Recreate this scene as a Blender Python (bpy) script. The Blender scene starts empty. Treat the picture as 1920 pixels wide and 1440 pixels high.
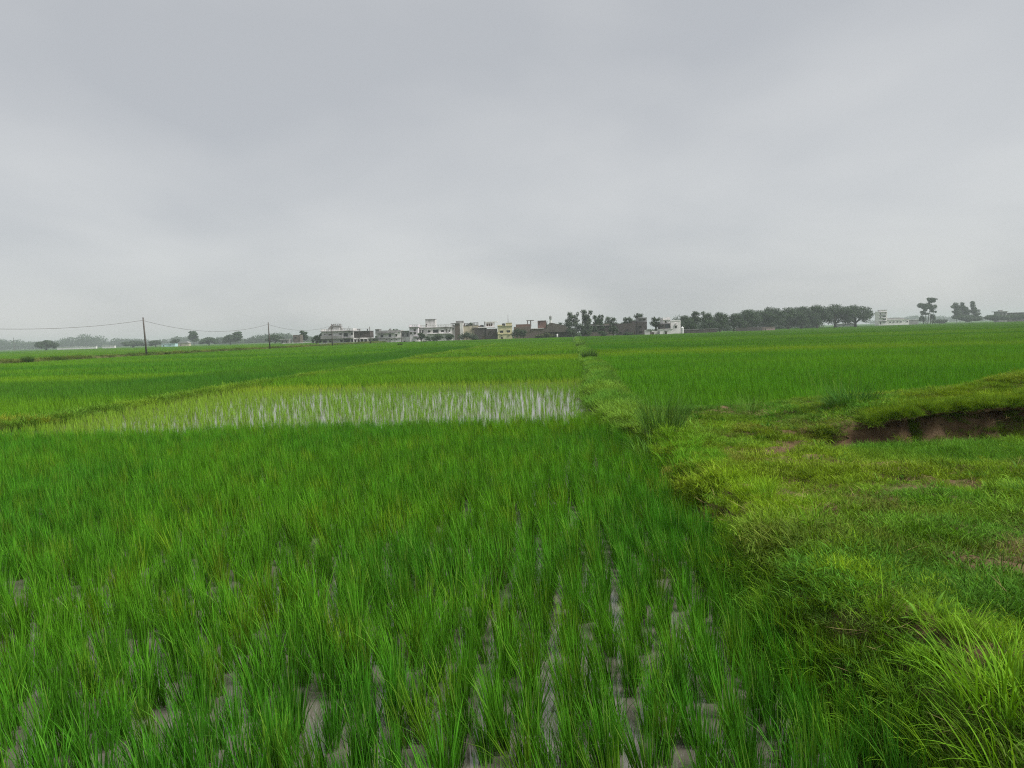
import bpy, math, random
import numpy as np
from mathutils import Matrix, Vector

# ------------------------------------------------------------------ camera, sky, sun, exposure
SC = bpy.context.scene
COL = SC.collection
F = 1400.0                                   # focal length in pixels of a 1920 px wide frame
PITCH = math.radians(3.84)
ROLL = math.radians(1.70)
CAM_Z = 1.9
cam_d = bpy.data.cameras.new('camera')
cam_d.sensor_width = 36.0
cam_d.lens = 36.0 * F / 1920.0
cam_d.clip_start = 0.05
cam_d.clip_end = 6000
cam = bpy.data.objects.new('camera', cam_d)
COL.objects.link(cam)
_f = Vector((0, math.cos(PITCH), -math.sin(PITCH)))
_u0 = Vector((0, math.sin(PITCH), math.cos(PITCH)))
_r0 = Vector((1, 0, 0))
_r = _r0 * math.cos(ROLL) - _u0 * math.sin(ROLL)
_u = _u0 * math.cos(ROLL) + _r0 * math.sin(ROLL)
m = Matrix((( _r.x, _u.x, -_f.x, 0), (_r.y, _u.y, -_f.y, 0), (_r.z, _u.z, -_f.z, CAM_Z), (0, 0, 0, 1)))
cam.matrix_world = m
SC.camera = cam

SUN_EL, SUN_AZ = math.radians(56), math.radians(108)     # azimuth measured from +Y towards +X
w = bpy.data.worlds.new('World'); SC.world = w; w.use_nodes = True
nt = w.node_tree; nt.nodes.clear()
def N(tree, typ, **kw):
    n = tree.nodes.new(typ)
    for k, v in kw.items():
        if k.startswith('i_'): n.inputs[k[2:]].default_value = v
        else: setattr(n, k, v)
    return n
out = N(nt, 'ShaderNodeOutputWorld')
sky = N(nt, 'ShaderNodeTexSky', sky_type='NISHITA', sun_disc=False, sun_elevation=SUN_EL, sun_rotation=SUN_AZ)
bg1 = N(nt, 'ShaderNodeBackground', i_Strength=0.05)
nt.links.new(sky.outputs[0], bg1.inputs[0])
# the cloud deck: a layer high overhead, so its noise is laid out on a plane above the ground
tc = N(nt, 'ShaderNodeTexCoord')
sep = N(nt, 'ShaderNodeSeparateXYZ'); nt.links.new(tc.outputs['Generated'], sep.inputs[0])
zc = N(nt, 'ShaderNodeMath', operation='MAXIMUM'); nt.links.new(sep.outputs[2], zc.inputs[0]); zc.inputs[1].default_value = 0.0
za = N(nt, 'ShaderNodeMath', operation='ADD'); nt.links.new(zc.outputs[0], za.inputs[0]); za.inputs[1].default_value = 0.32
dx = N(nt, 'ShaderNodeMath', operation='DIVIDE'); nt.links.new(sep.outputs[0], dx.inputs[0]); nt.links.new(za.outputs[0], dx.inputs[1])
dy = N(nt, 'ShaderNodeMath', operation='DIVIDE'); nt.links.new(sep.outputs[1], dy.inputs[0]); nt.links.new(za.outputs[0], dy.inputs[1])
cmb = N(nt, 'ShaderNodeCombineXYZ'); nt.links.new(dx.outputs[0], cmb.inputs[0]); nt.links.new(dy.outputs[0], cmb.inputs[1])
cmb.inputs[2].default_value = 5.2
n1 = N(nt, 'ShaderNodeTexNoise', i_Scale=1.15, i_Detail=4.0, i_Roughness=0.45, i_Distortion=0.25)
nt.links.new(cmb.outputs[0], n1.inputs['Vector'])
cr = N(nt, 'ShaderNodeValToRGB')
cr.color_ramp.elements[0].position = 0.34; cr.color_ramp.elements[0].color = (0.274, 0.282, 0.293, 1)
cr.color_ramp.elements[1].position = 0.62; cr.color_ramp.elements[1].color = (0.352, 0.356, 0.357, 1)
nt.links.new(n1.outputs['Fac'], cr.inputs[0])
bg2 = N(nt, 'ShaderNodeBackground', i_Strength=0.485)
nt.links.new(cr.outputs[0], bg2.inputs[0])
mx = N(nt, 'ShaderNodeMixShader'); mx.inputs[0].default_value = 0.93
nt.links.new(bg1.outputs[0], mx.inputs[1]); nt.links.new(bg2.outputs[0], mx.inputs[2])
nt.links.new(mx.outputs[0], out.inputs[0])

sun_d = bpy.data.lights.new('sun', 'SUN'); sun_d.energy = 1.5; sun_d.angle = math.radians(28); sun_d.color = (1.0, 0.965, 0.91)
sun = bpy.data.objects.new('sun', sun_d); COL.objects.link(sun)
sd = Vector((math.sin(SUN_AZ) * math.cos(SUN_EL), math.cos(SUN_AZ) * math.cos(SUN_EL), math.sin(SUN_EL)))
sun.rotation_euler = sd.to_track_quat('Z', 'Y').to_euler()
sun.location = (0, 0, 60)

SC.view_settings.view_transform = 'Standard'
SC.view_settings.look = 'None'
SC.view_settings.gamma = 1.0
SC.view_settings.use_curve_mapping = False
SC.view_settings.exposure = 1.90
SC.cycles.max_bounces = 5
SC.cycles.diffuse_bounces = 2
SC.cycles.glossy_bounces = 2
SC.cycles.transmission_bounces = 3
SC.cycles.volume_bounces = 1
SC.cycles.use_denoising = False            # keeps single blades crisp
SC.cycles.filter_width = 1.15
SC.cycles.use_adaptive_sampling = True
SC.cycles.adaptive_threshold = 0.004
SC.render.film_transparent = False

# ------------------------------------------------------------------ helpers
RNG = np.random.default_rng(7)
random.seed(7)
AZ = math.radians(4.83)                       # the field banks run away from the camera in this direction
CA, SA = math.cos(AZ), math.sin(AZ)
def pq(p, q): return p * SA + q * CA, p * CA - q * SA        # along / across the banks -> X, Y
def to_pq(X, Y): return X * SA + Y * CA, X * CA - Y * SA
def place(u, Y, z=0.0):
    """world X of a thing standing at distance Y whose foot is seen in column u of the photograph"""
    D = Y * math.cos(PITCH) + (CAM_Z - z) * math.sin(PITCH)
    U = Y * math.sin(PITCH) - (CAM_Z - z) * math.cos(PITCH)
    return ((u - 960) / F * D + U * math.sin(ROLL)) / math.cos(ROLL)

def hash2(ix, iy, s):
    h = (ix.astype(np.int64) * 374761393 + iy.astype(np.int64) * 668265263 + s * 974711) & 0x7fffffff
    h = ((h ^ (h >> 13)) * 1274126177) & 0x7fffffff
    return ((h ^ (h >> 16)) & 0xffff) / 65535.0
def vnoise(x, y, s=0):
    x = np.asarray(x, float); y = np.asarray(y, float)
    ix = np.floor(x); iy = np.floor(y); fx = x - ix; fy = y - iy
    fx = fx * fx * (3 - 2 * fx); fy = fy * fy * (3 - 2 * fy)
    a = hash2(ix, iy, s); b = hash2(ix + 1, iy, s); c = hash2(ix, iy + 1, s); d = hash2(ix + 1, iy + 1, s)
    return (a * (1 - fx) + b * fx) * (1 - fy) + (c * (1 - fx) + d * fx) * fy
def fbm(x, y, s=0, o=4):
    v = 0; a = 0.5; t = 0
    for i in range(o):
        v = v + a * vnoise(np.asarray(x) * 2 ** i, np.asarray(y) * 2 ** i, s + i); t += a; a *= 0.5
    return v / t
def sstep(a, b, x):
    t = np.clip((np.asarray(x, float) - a) / (b - a), 0, 1); return t * t * (3 - 2 * t)

def mesh_from(name, verts, faces, mat=None, smooth=False):
    me = bpy.data.meshes.new(name)
    me.from_pydata([tuple(v) for v in verts], [], [tuple(f) for f in faces])
    if mat: me.materials.append(mat)
    if smooth: me.polygons.foreach_set('use_smooth', [True] * len(me.polygons))
    me.update()
    return me
def np_mesh(name, verts, tris=None, quads=None, mat=None, smooth=False):
    me = bpy.data.meshes.new(name)
    verts = np.asarray(verts, np.float32)
    me.vertices.add(len(verts)); me.vertices.foreach_set('co', verts.ravel())
    nt_ = 0 if tris is None else len(tris); nq = 0 if quads is None else len(quads)
    idx = []
    if nq: idx.append(np.asarray(quads, np.int32).ravel())
    if nt_: idx.append(np.asarray(tris, np.int32).ravel())
    idx = np.concatenate(idx)
    me.loops.add(len(idx)); me.loops.foreach_set('vertex_index', idx)
    tot = np.concatenate([np.full(nq, 4, np.int32), np.full(nt_, 3, np.int32)])
    st = np.concatenate([[0], np.cumsum(tot)[:-1]]).astype(np.int32)
    me.polygons.add(nq + nt_); me.polygons.foreach_set('loop_start', st); me.polygons.foreach_set('loop_total', tot)
    if smooth: me.polygons.foreach_set('use_smooth', np.ones(nq + nt_, bool))
    if mat: me.materials.append(mat)
    me.update(calc_edges=True)
    return me
def link(name, data, parent=None, loc=(0, 0, 0), rz=0.0, col=None):
    o = bpy.data.objects.new(name, data); (col or COL).objects.link(o)
    o.location = loc; o.rotation_euler = (0, 0, rz)
    if parent: o.parent = parent
    return o
def tag(o, label=None, cat=None, group=None, kind=None):
    if label: o['label'] = label
    if cat: o['category'] = cat
    if group: o['group'] = group
    if kind: o['kind'] = kind
    return o
class MB:
    """collects boxes / tubes / quads into one mesh"""
    def __init__(s): s.v = []; s.f = []
    def box(s, x0, x1, y0, y1, z0, z1):
        b = len(s.v)
        s.v += [(x0, y0, z0), (x1, y0, z0), (x1, y1, z0), (x0, y1, z0), (x0, y0, z1), (x1, y0, z1), (x1, y1, z1), (x0, y1, z1)]
        s.f += [(b, b+3, b+2, b+1), (b+4, b+5, b+6, b+7), (b, b+1, b+5, b+4), (b+1, b+2, b+6, b+5), (b+2, b+3, b+7, b+6), (b+3, b, b+4, b+7)]
        return s
    def quad(s, a, b_, c, d):
        b = len(s.v); s.v += [a, b_, c, d]; s.f.append((b, b+1, b+2, b+3)); return s
    def tube(s, pts, rad, n=7, cap=True):
        pts = [Vector(p) for p in pts]; b = len(s.v)
        for i, p in enumerate(pts):
            d = (pts[min(i+1, len(pts)-1)] - pts[max(i-1, 0)]).normalized()
            a = d.orthogonal().normalized() if abs(d.z) < 0.9 else (Vector((1, 0, 0)) - d * d.x).normalized()
            c = d.cross(a)
            for k in range(n):
                t = 2 * math.pi * k / n
                s.v.append(tuple(p + (a * math.cos(t) + c * math.sin(t)) * rad[i]))
        for i in range(len(pts) - 1):
            for k in range(n):
                k2 = (k + 1) % n
                s.f.append((b+i*n+k, b+i*n+k2, b+(i+1)*n+k2, b+(i+1)*n+k))
        if cap:
            s.f.append(tuple(b + (len(pts)-1)*n + k for k in range(n))); s.f.append(tuple(b + k for k in reversed(range(n))))
        return s
    def prism(s, poly, y0, y1):
        """outline in x,z pushed from y0 to y1"""
        b = len(s.v); n = len(poly)
        s.v += [(x, y0, z) for x, z in poly] + [(x, y1, z) for x, z in poly]
        s.f.append(tuple(b + i for i in range(n))); s.f.append(tuple(b + n + i for i in reversed(range(n))))
        for i in range(n):
            j = (i + 1) % n; s.f.append((b+j, b+i, b+n+i, b+n+j))
        return s
    def build(s, name, mat, parent=None, loc=(0, 0, 0), rz=0.0, smooth=False):
        return link(name, mesh_from(name, s.v, s.f, mat, smooth), parent, loc, rz)

# ------------------------------------------------------------------ materials
def new_mat(name):
    mt = bpy.data.materials.new(name); mt.use_nodes = True
    t = mt.node_tree; t.nodes.clear()
    return mt, t, N(t, 'ShaderNodeOutputMaterial')
def mixrgb(t, a, b, fac, mode='MIX'):
    n = N(t, 'ShaderNodeMix', data_type='RGBA', blend_type=mode)
    for sock, v in ((n.inputs[0], fac), (n.inputs[6], a), (n.inputs[7], b)):
        if hasattr(v, 'is_linked'): t.links.new(v, sock)
        else: sock.default_value = v if not isinstance(v, tuple) else (tuple(v) + (1.0,))[:4]
    return n.outputs[2]
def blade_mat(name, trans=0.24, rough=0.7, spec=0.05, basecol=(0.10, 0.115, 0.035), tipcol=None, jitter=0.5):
    mt, t, o = new_mat(name)
    at = N(t, 'ShaderNodeAttribute', attribute_name='tint', attribute_type='INSTANCER')
    rn = N(t, 'ShaderNodeAttribute', attribute_name='rnd', attribute_type='GEOMETRY')
    al = N(t, 'ShaderNodeAttribute', attribute_name='along', attribute_type='GEOMETRY')
    mr = N(t, 'ShaderNodeMapRange'); t.links.new(rn.outputs['Fac'], mr.inputs[0])
    mr.inputs[3].default_value = (1 - jitter) * 1.5; mr.inputs[4].default_value = (1 + jitter) * 1.5
    vm = N(t, 'ShaderNodeVectorMath', operation='SCALE'); t.links.new(at.outputs['Color'], vm.inputs[0]); t.links.new(mr.outputs[0], vm.inputs[3])
    # a few blades are yellowed or dry
    dry = N(t, 'ShaderNodeMapRange'); t.links.new(rn.outputs['Fac'], dry.inputs[0])
    dry.inputs[1].default_value = 0.90; dry.inputs[2].default_value = 1.0; dry.inputs[3].default_value = 0; dry.inputs[4].default_value = 0.4
    c = mixrgb(t, vm.outputs[0], (0.22, 0.20, 0.06), dry.outputs[0])
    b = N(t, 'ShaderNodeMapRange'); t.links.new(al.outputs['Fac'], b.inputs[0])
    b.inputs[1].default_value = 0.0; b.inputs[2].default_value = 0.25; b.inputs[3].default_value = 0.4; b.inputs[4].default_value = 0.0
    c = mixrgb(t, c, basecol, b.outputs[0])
    pb = N(t, 'ShaderNodeBsdfPrincipled', i_Roughness=rough); pb.inputs['Specular IOR Level'].default_value = spec
    t.links.new(c, pb.inputs['Base Color'])
    tr = N(t, 'ShaderNodeBsdfTranslucent')
    tcol = mixrgb(t, c, (1.25, 1.15, 0.45), 1.0, 'MULTIPLY'); t.links.new(tcol, tr.inputs[0])
    ms = N(t, 'ShaderNodeMixShader'); ms.inputs[0].default_value = trans
    t.links.new(pb.outputs[0], ms.inputs[1]); t.links.new(tr.outputs[0], ms.inputs[2])
    t.links.new(ms.outputs[0], o.inputs[0])
    return mt
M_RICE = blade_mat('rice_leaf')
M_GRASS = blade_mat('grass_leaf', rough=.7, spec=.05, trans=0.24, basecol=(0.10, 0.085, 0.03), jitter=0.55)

def soil_mat(name, cols, scale=1.2, bump=0.6, rough=0.95):
    mt, t, o = new_mat(name)
    tc = N(t, 'ShaderNodeTexCoord')
    n = N(t, 'ShaderNodeTexNoise', i_Scale=scale, i_Detail=8.0, i_Roughness=0.65); t.links.new(tc.outputs['Object'], n.inputs['Vector'])
    r = N(t, 'ShaderNodeValToRGB'); t.links.new(n.outputs['Fac'], r.inputs[0])
    r.color_ramp.elements[0].position = 0.3; r.color_ramp.elements[1].position = 0.7
    r.color_ramp.elements[0].color = cols[0] + (1,); r.color_ramp.elements[1].color = cols[-1] + (1,)
    if len(cols) == 3:
        e = r.color_ramp.elements.new(0.5); e.color = cols[1] + (1,)
    pb = N(t, 'ShaderNodeBsdfPrincipled', i_Roughness=rough); pb.inputs['Specular IOR Level'].default_value = 0.15
    t.links.new(r.outputs[0], pb.inputs['Base Color'])
    n2 = N(t, 'ShaderNodeTexNoise', i_Scale=scale * 14, i_Detail=8.0, i_Roughness=0.7); t.links.new(tc.outputs['Object'], n2.inputs['Vector'])
    bp = N(t, 'ShaderNodeBump', i_Strength=bump, i_Distance=0.04); t.links.new(n2.outputs['Fac'], bp.inputs['Height'])
    t.links.new(bp.outputs[0], pb.inputs['Normal']); t.links.new(pb.outputs[0], o.inputs[0])
    return mt
M_BANK = soil_mat('bank_soil', [(0.060, 0.036, 0.019), (0.145, 0.092, 0.052), (0.250, 0.170, 0.105)], scale=2.6, bump=1.0)
M_BUND = soil_mat('bund_soil', [(0.05, 0.05, 0.02), (0.09, 0.10, 0.03)])
M_MUD = soil_mat('paddy_mud', [(0.06, 0.045, 0.028), (0.11, 0.085, 0.055)])
def far_ground_mat():
    mt, t, o = new_mat('far_fields')
    tc = N(t, 'ShaderNodeTexCoord')
    mp = N(t, 'ShaderNodeMapping'); t.links.new(tc.outputs['Object'], mp.inputs[0])
    mp.inputs['Rotation'].default_value = (0, 0, AZ); mp.inputs['Scale'].default_value = (1/34.0, 1/46.0, 1)
    v = N(t, 'ShaderNodeTexVoronoi', i_Scale=1.0, distance='CHEBYCHEV', i_Randomness=0.55); t.links.new(mp.outputs[0], v.inputs['Vector'])
    sp = N(t, 'ShaderNodeSeparateColor'); t.links.new(v.outputs['Color'], sp.inputs[0])
    r = N(t, 'ShaderNodeValToRGB'); t.links.new(sp.outputs[0], r.inputs[0])
    r.color_ramp.elements[0].color = (0.022, 0.070, 0.008, 1); r.color_ramp.elements[1].color = (0.055, 0.105, 0.010, 1)
    e = r.color_ramp.elements.new(0.5); e.color = (0.032, 0.085, 0.009, 1)
    n = N(t, 'ShaderNodeTexNoise', i_Scale=0.05, i_Detail=6.0); t.links.new(tc.outputs['Object'], n.inputs['Vector'])
    c = mixrgb(t, r.outputs[0], n.outputs['Fac'], 0.25, 'OVERLAY')
    pb = N(t, 'ShaderNodeBsdfPrincipled', i_Roughness=0.95); pb.inputs['Specular IOR Level'].default_value = 0.1
    t.links.new(c, pb.inputs['Base Color']); t.links.new(pb.outputs[0], o.inputs[0])
    return mt
def water_mat():
    mt, t, o = new_mat('paddy_water')
    tc = N(t, 'ShaderNodeTexCoord')
    n = N(t, 'ShaderNodeTexNoise', i_Scale=0.9, i_Detail=4.0); t.links.new(tc.outputs['Object'], n.inputs['Vector'])
    c = mixrgb(t, (0.085, 0.075, 0.060), (0.165, 0.152, 0.132), n.outputs['Fac'])
    pb = N(t, 'ShaderNodeBsdfPrincipled', i_Roughness=0.015, i_IOR=1.6); pb.inputs['Specular IOR Level'].default_value = 1.0
    t.links.new(c, pb.inputs['Base Color'])
    n2 = N(t, 'ShaderNodeTexNoise', i_Scale=6.0, i_Detail=3.0); t.links.new(tc.outputs['Object'], n2.inputs['Vector'])
    bp = N(t, 'ShaderNodeBump', i_Strength=0.06, i_Distance=0.02); t.links.new(n2.outputs['Fac'], bp.inputs['Height'])
    t.links.new(bp.outputs[0], pb.inputs['Normal'])
    t.links.new(pb.outputs[0], o.inputs[0])
    return mt
M_WATER = water_mat()
def plain(name, col, rough=0.8, spec=0.3, noise=0.25, scale=2.0, metal=0.0):
    mt, t, o = new_mat(name)
    tc = N(t, 'ShaderNodeTexCoord')
    n = N(t, 'ShaderNodeTexNoise', i_Scale=scale, i_Detail=6.0); t.links.new(tc.outputs['Object'], n.inputs['Vector'])
    mr = N(t, 'ShaderNodeMapRange'); t.links.new(n.outputs['Fac'], mr.inputs[0]); mr.inputs[1].default_value = .25; mr.inputs[2].default_value = .75
    mr.inputs[3].default_value = 1 - noise; mr.inputs[4].default_value = 1 + noise
    vm = N(t, 'ShaderNodeVectorMath', operation='SCALE'); vm.inputs[0].default_value = col; t.links.new(mr.outputs[0], vm.inputs[3])
    pb = N(t, 'ShaderNodeBsdfPrincipled', i_Roughness=rough, i_Metallic=metal); pb.inputs['Specular IOR Level'].default_value = spec
    t.links.new(vm.outputs[0], pb.inputs['Base Color']); t.links.new(pb.outputs[0], o.inputs[0])
    return mt
def plaster(name, col, stain=(0.10, 0.095, 0.085), amount=0.55):
    """old lime wash with rain streaks and mould"""
    mt, t, o = new_mat(name)
    tc = N(t, 'ShaderNodeTexCoord')
    mp = N(t, 'ShaderNodeMapping'); t.links.new(tc.outputs['Object'], mp.inputs[0]); mp.inputs['Scale'].default_value = (1.0, 1.0, 0.22)
    n = N(t, 'ShaderNodeTexNoise', i_Scale=0.9, i_Detail=7.0, i_Roughness=0.65); t.links.new(mp.outputs[0], n.inputs['Vector'])
    n2 = N(t, 'ShaderNodeTexNoise', i_Scale=0.35, i_Detail=5.0); t.links.new(tc.outputs['Object'], n2.inputs['Vector'])
    ad = N(t, 'ShaderNodeMath', operation='MULTIPLY'); t.links.new(n.outputs['Fac'], ad.inputs[0]); t.links.new(n2.outputs['Fac'], ad.inputs[1])
    mr = N(t, 'ShaderNodeMapRange'); t.links.new(ad.outputs[0], mr.inputs[0])
    mr.inputs[1].default_value = 0.17; mr.inputs[2].default_value = 0.42; mr.inputs[3].default_value = 0; mr.inputs[4].default_value = amount
    c = mixrgb(t, col, stain, mr.outputs[0])
    pb = N(t, 'ShaderNodeBsdfPrincipled', i_Roughness=0.9); pb.inputs['Specular IOR Level'].default_value = 0.15
    t.links.new(c, pb.inputs['Base Color']); t.links.new(pb.outputs[0], o.inputs[0])
    return mt
def leaf_mat(name, c0, c1, trans=0.2):
    mt, t, o = new_mat(name)
    tc = N(t, 'ShaderNodeTexCoord')
    n = N(t, 'ShaderNodeTexNoise', i_Scale=0.5, i_Detail=4.0); t.links.new(tc.outputs['Object'], n.inputs['Vector'])
    rn = N(t, 'ShaderNodeAttribute', attribute_name='rnd', attribute_type='GEOMETRY')
    ad = N(t, 'ShaderNodeMath', operation='ADD'); t.links.new(n.outputs['Fac'], ad.inputs[0]); t.links.new(rn.outputs['Fac'], ad.inputs[1])
    hf = N(t, 'ShaderNodeMath', operation='MULTIPLY'); t.links.new(ad.outputs[0], hf.inputs[0]); hf.inputs[1].default_value = 0.5
    c = mixrgb(t, c0, c1, hf.outputs[0])
    pb = N(t, 'ShaderNodeBsdfPrincipled', i_Roughness=0.6); pb.inputs['Specular IOR Level'].default_value = 0.2
    t.links.new(c, pb.inputs['Base Color'])
    tr = N(t, 'ShaderNodeBsdfTranslucent'); t.links.new(c, tr.inputs[0])
    ms = N(t, 'ShaderNodeMixShader'); ms.inputs[0].default_value = trans
    t.links.new(pb.outputs[0], ms.inputs[1]); t.links.new(tr.outputs[0], ms.inputs[2]); t.links.new(ms.outputs[0], o.inputs[0])
    return mt

# ------------------------------------------------------------------ ground, water, banks
XF, YN, YF = 1500.0, -150.0, 2300.0
g = mesh_from('ground', [(-XF, YN, -0.08), (XF, YN, -0.08), (XF, YF, -0.08), (-XF, YF, -0.08)], [(0, 1, 2, 3)], far_ground_mat())
tag(link('ground', g), kind='structure')

def edge_x(Y):          # where the near rice field ends and the grassy bank begins
    Y = np.asarray(Y, float)
    return np.interp(Y, [0, 2, 3.2, 4.3, 5.3, 6.5, 8, 11, 13, 16], [1.9, 1.72, 1.6, 1.50, 1.62, 1.72, 1.75, 1.95, 2.0, 2.2]) + 0.10 * (vnoise(Y * 1.3, Y * 0 + 3.3, 5) - .5)
def wall_y(X):           # foot of the bare earth cut
    X = np.asarray(X, float)
    return 11.1 + 0.35 * (fbm(X * .9, X * 0, 21) - .5) * 2 + .22 * (fbm(X * 3.5, X * 0 + 2, 22) - .5) - 0.10 * sstep(7.5, 8.6, X) + 0.5 * sstep(8.6, 10, X)
def bank_z(X, Y):
    X = np.asarray(X, float); Y = np.asarray(Y, float)
    e = X - edge_x(Y)
    z = -0.10 + 0.40 * sstep(-0.25, 0.35, e)
    z += 0.12 * (fbm(X * .5, Y * .5, 11) - .5) + 0.16 * (fbm(X * 1.9, Y * 1.9, 12) - .5) + 0.07 * (fbm(X * 6, Y * 6, 14, 3) - .5)
    z += 0.10 * np.exp(-((e - .45) / .35) ** 2) * sstep(2, 4, Y) * (1 - sstep(10, 13, Y))
    # mound behind the pit, higher towards the right
    wall = wall_y(X)
    up = sstep(-0.10, 0.22, Y - wall + .22 * (fbm(X * 4, Y * 7, 23) - .5))
    z += .16 * sstep(11.6, 13.6, Y) * sstep(5.5, 11, X)
    ridge = np.exp(-(np.maximum(Y - 12.4, 0) / 1.9) ** 2)
    z += up * ridge * (0.28 * sstep(4.3, 6.2, X) + 0.50 * sstep(6.2, 11.0, X))
    # the pit itself
    pit = sstep(3.6, 5.0, X) * (1 - 0.55 * sstep(8.0, 9.4, X)) * sstep(8.0, 9.2, Y) * (1 - up)
    z -= 0.24 * pit
    # small scars on its left
    for cx, cy, r, d in ((3.75, 10.1, .33, .14), (3.35, 9.4, .25, .10), (4.2, 9.5, .22, .10), (5.2, 6.9, .2, .06)):
        z -= d * np.exp(-(((X - cx) / r) ** 2 + ((Y - cy) / (r * .8)) ** 2))
    # falls to the level of the fields at its far edge
    z -= 0.42 * sstep(15.0, 16.1, Y + 0.25 * (vnoise(X * .8, X * 0, 31) - .5))
    return z
xs = np.concatenate([np.arange(1.0, 10.0, 0.06), np.arange(10.0, 17.0, 0.14)])
ys = np.concatenate([np.arange(0.4, 8.0, 0.08), np.arange(8.0, 12.6, 0.045), np.arange(12.6, 16.8, 0.12)])
gx, gy = np.meshgrid(xs, ys); gz = bank_z(gx, gy)
vv = np.stack([gx, gy, gz], -1).reshape(-1, 3)
nx, ny = len(xs), len(ys)
ii = (np.arange(ny - 1)[:, None] * nx + np.arange(nx - 1)[None, :]).ravel()
qd = np.stack([ii, ii + 1, ii + nx + 1, ii + nx], -1)
tag(link('grassy_bank', np_mesh('grassy_bank', vv, quads=qd, mat=M_BANK, smooth=True)), kind='structure')

def sheet(name, poly, z, mat):
    return tag(link(name, mesh_from(name, [(x, y, z) for x, y in poly], [tuple(range(len(poly)))], mat)), kind='structure')
EA = 14.6                                    # far edge of the near field
sheet('paddy_water', [(-16, -1), (2.4, -1), (2.4, EA + 1.5), pq(29, 0.62), pq(29, -12.6), pq(15, -12.7), (-16, EA + 1)], 0.0, M_WATER)
sheet('paddy_mud', [(-30, -2), (3.0, -2), (3.0, 30), (-30, 30)], -0.06, M_MUD)

def bund(name, pts, half, height, seed, z0=-0.1):
    """earth ridge along pts (X, Y)"""
    pts = np.array(pts, float); seg = np.hypot(*np.diff(pts, axis=0).T); s = np.concatenate([[0], np.cumsum(seg)])
    step = 0.35 if s[-1] < 80 else 0.8
    t = np.arange(0, s[-1] + step, step); cx = np.interp(t, s, pts[:, 0]); cy = np.interp(t, s, pts[:, 1])
    dx_, dy_ = np.gradient(cx), np.gradient(cy); L = np.hypot(dx_, dy_); nx_, ny_ = dy_ / L, -dx_ / L
    prof = np.array([-1.6, -1.1, -.8, -.45, 0, .45, .8, 1.1, 1.6]); ph = np.array([0, .12, .5, .92, 1, .92, .5, .12, 0])
    V = []
    for k, (a, h) in enumerate(zip(prof, ph)):
        wob = 1 + 0.35 * (fbm(t * .5, t * 0 + k, seed) - .5)
        x = cx + nx_ * a * half * wob; y = cy + ny_ * a * half * wob
        V.append(np.stack([x, y, z0 + (height - z0) * h * (0.85 + .3 * fbm(t * .7, t * 0 + k * .7, seed + 9))], -1))
    V = np.stack(V, 1); n, k = V.shape[:2]
    ii = (np.arange(n - 1)[:, None] * k + np.arange(k - 1)[None, :]).ravel()
    q_ = np.stack([ii, ii + 1, ii + k + 1, ii + k], -1)
    tag(link(name, np_mesh(name, V.reshape(-1, 3), quads=q_, mat=M_BUND, smooth=True)), kind='structure')
DQ, CQ = 0.98, -12.95
bund('main_bund', [pq(p, DQ + .12 * math.sin(p * .23) + .9 * max(0, (14.5 - p) / 4) ** 1.5) for p in np.arange(10.5, 240, 1.5)], 0.45, 0.32, 3)
bund('side_bund', [pq(p, CQ + .25 * math.sin(p * .17)) for p in np.arange(17, 130, 1.5)], 0.36, 0.16, 4)
bund('cross_bund', [pq(16.5 + .02 * (q + 13) ** 2 * 0 + .25 * math.sin(q * .5), q) for q in np.arange(-40, -12.5, .8)], 0.4, 0.16, 5)
bund('cross_bund', [pq(57 + .4 * math.sin(q * .4), q) for q in np.arange(-12.6, .5, .8)], 0.35, 0.16, 6)
bund('canal_bund', [pq(p, -64.5 + .8 * math.sin(p * .05)) for p in np.arange(60, 300, 3)], 0.8, 0.55, 7)

# ------------------------------------------------------------------ grass and rice
def blades(base, azim, lean, bend, length, width, nseg, seed, twist=0.5, base_w=0.55):
    """ribbons; every argument is an array with one entry for each blade"""
    r = np.random.default_rng(seed); n = len(azim)
    t = np.linspace(0, 1, nseg + 1); th = lean[:, None] + bend[:, None] * t[None, :] ** 1.4
    ds = (length / nseg)[:, None]
    tm = 0.5 * (th[:, 1:] + th[:, :-1])
    hx = np.concatenate([np.zeros((n, 1)), np.cumsum(np.sin(tm) * ds, 1)], 1)
    hz = np.concatenate([np.zeros((n, 1)), np.cumsum(np.cos(tm) * ds, 1)], 1)
    ca, sa = np.cos(azim)[:, None], np.sin(azim)[:, None]
    P = np.stack([base[:, 0:1] + hx * ca, base[:, 1:2] + hx * sa, base[:, 2:3] + hz], -1)
    ta = azim + np.pi / 2 + r.normal(0, twist, n)
    S = np.stack([np.cos(ta), np.sin(ta), np.zeros(n)], -1)
    wt = np.where(t < .3, base_w + (1 - base_w) * t / .3, ((1 - t) / .7) ** 0.7)
    W = 0.5 * width[:, None] * wt[None, :]
    Lf = P[:, :-1] - S[:, None, :] * W[:, :-1, None]; Rt = P[:, :-1] + S[:, None, :] * W[:, :-1, None]
    k = 2 * nseg + 1
    V = np.empty((n, k, 3)); V[:, 0:2*nseg:2] = Lf; V[:, 1:2*nseg:2] = Rt; V[:, -1] = P[:, -1]
    b = (np.arange(n) * k)[:, None]
    j = np.arange(nseg - 1)[None, :] * 2
    Q = np.stack([b + j, b + j + 1, b + j + 3, b + j + 2], -1).reshape(-1, 4)
    T = np.stack([b + 2*nseg - 2, b + 2*nseg - 1, b + 2*nseg], -1).reshape(-1, 3)
    al = np.empty((n, k)); al[:, 0:2*nseg:2] = t[:-1]; al[:, 1:2*nseg:2] = t[:-1]; al[:, -1] = 1
    rn = np.repeat(r.random(n), k)
    return V.reshape(-1, 3), T, Q, al.ravel(), rn
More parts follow.
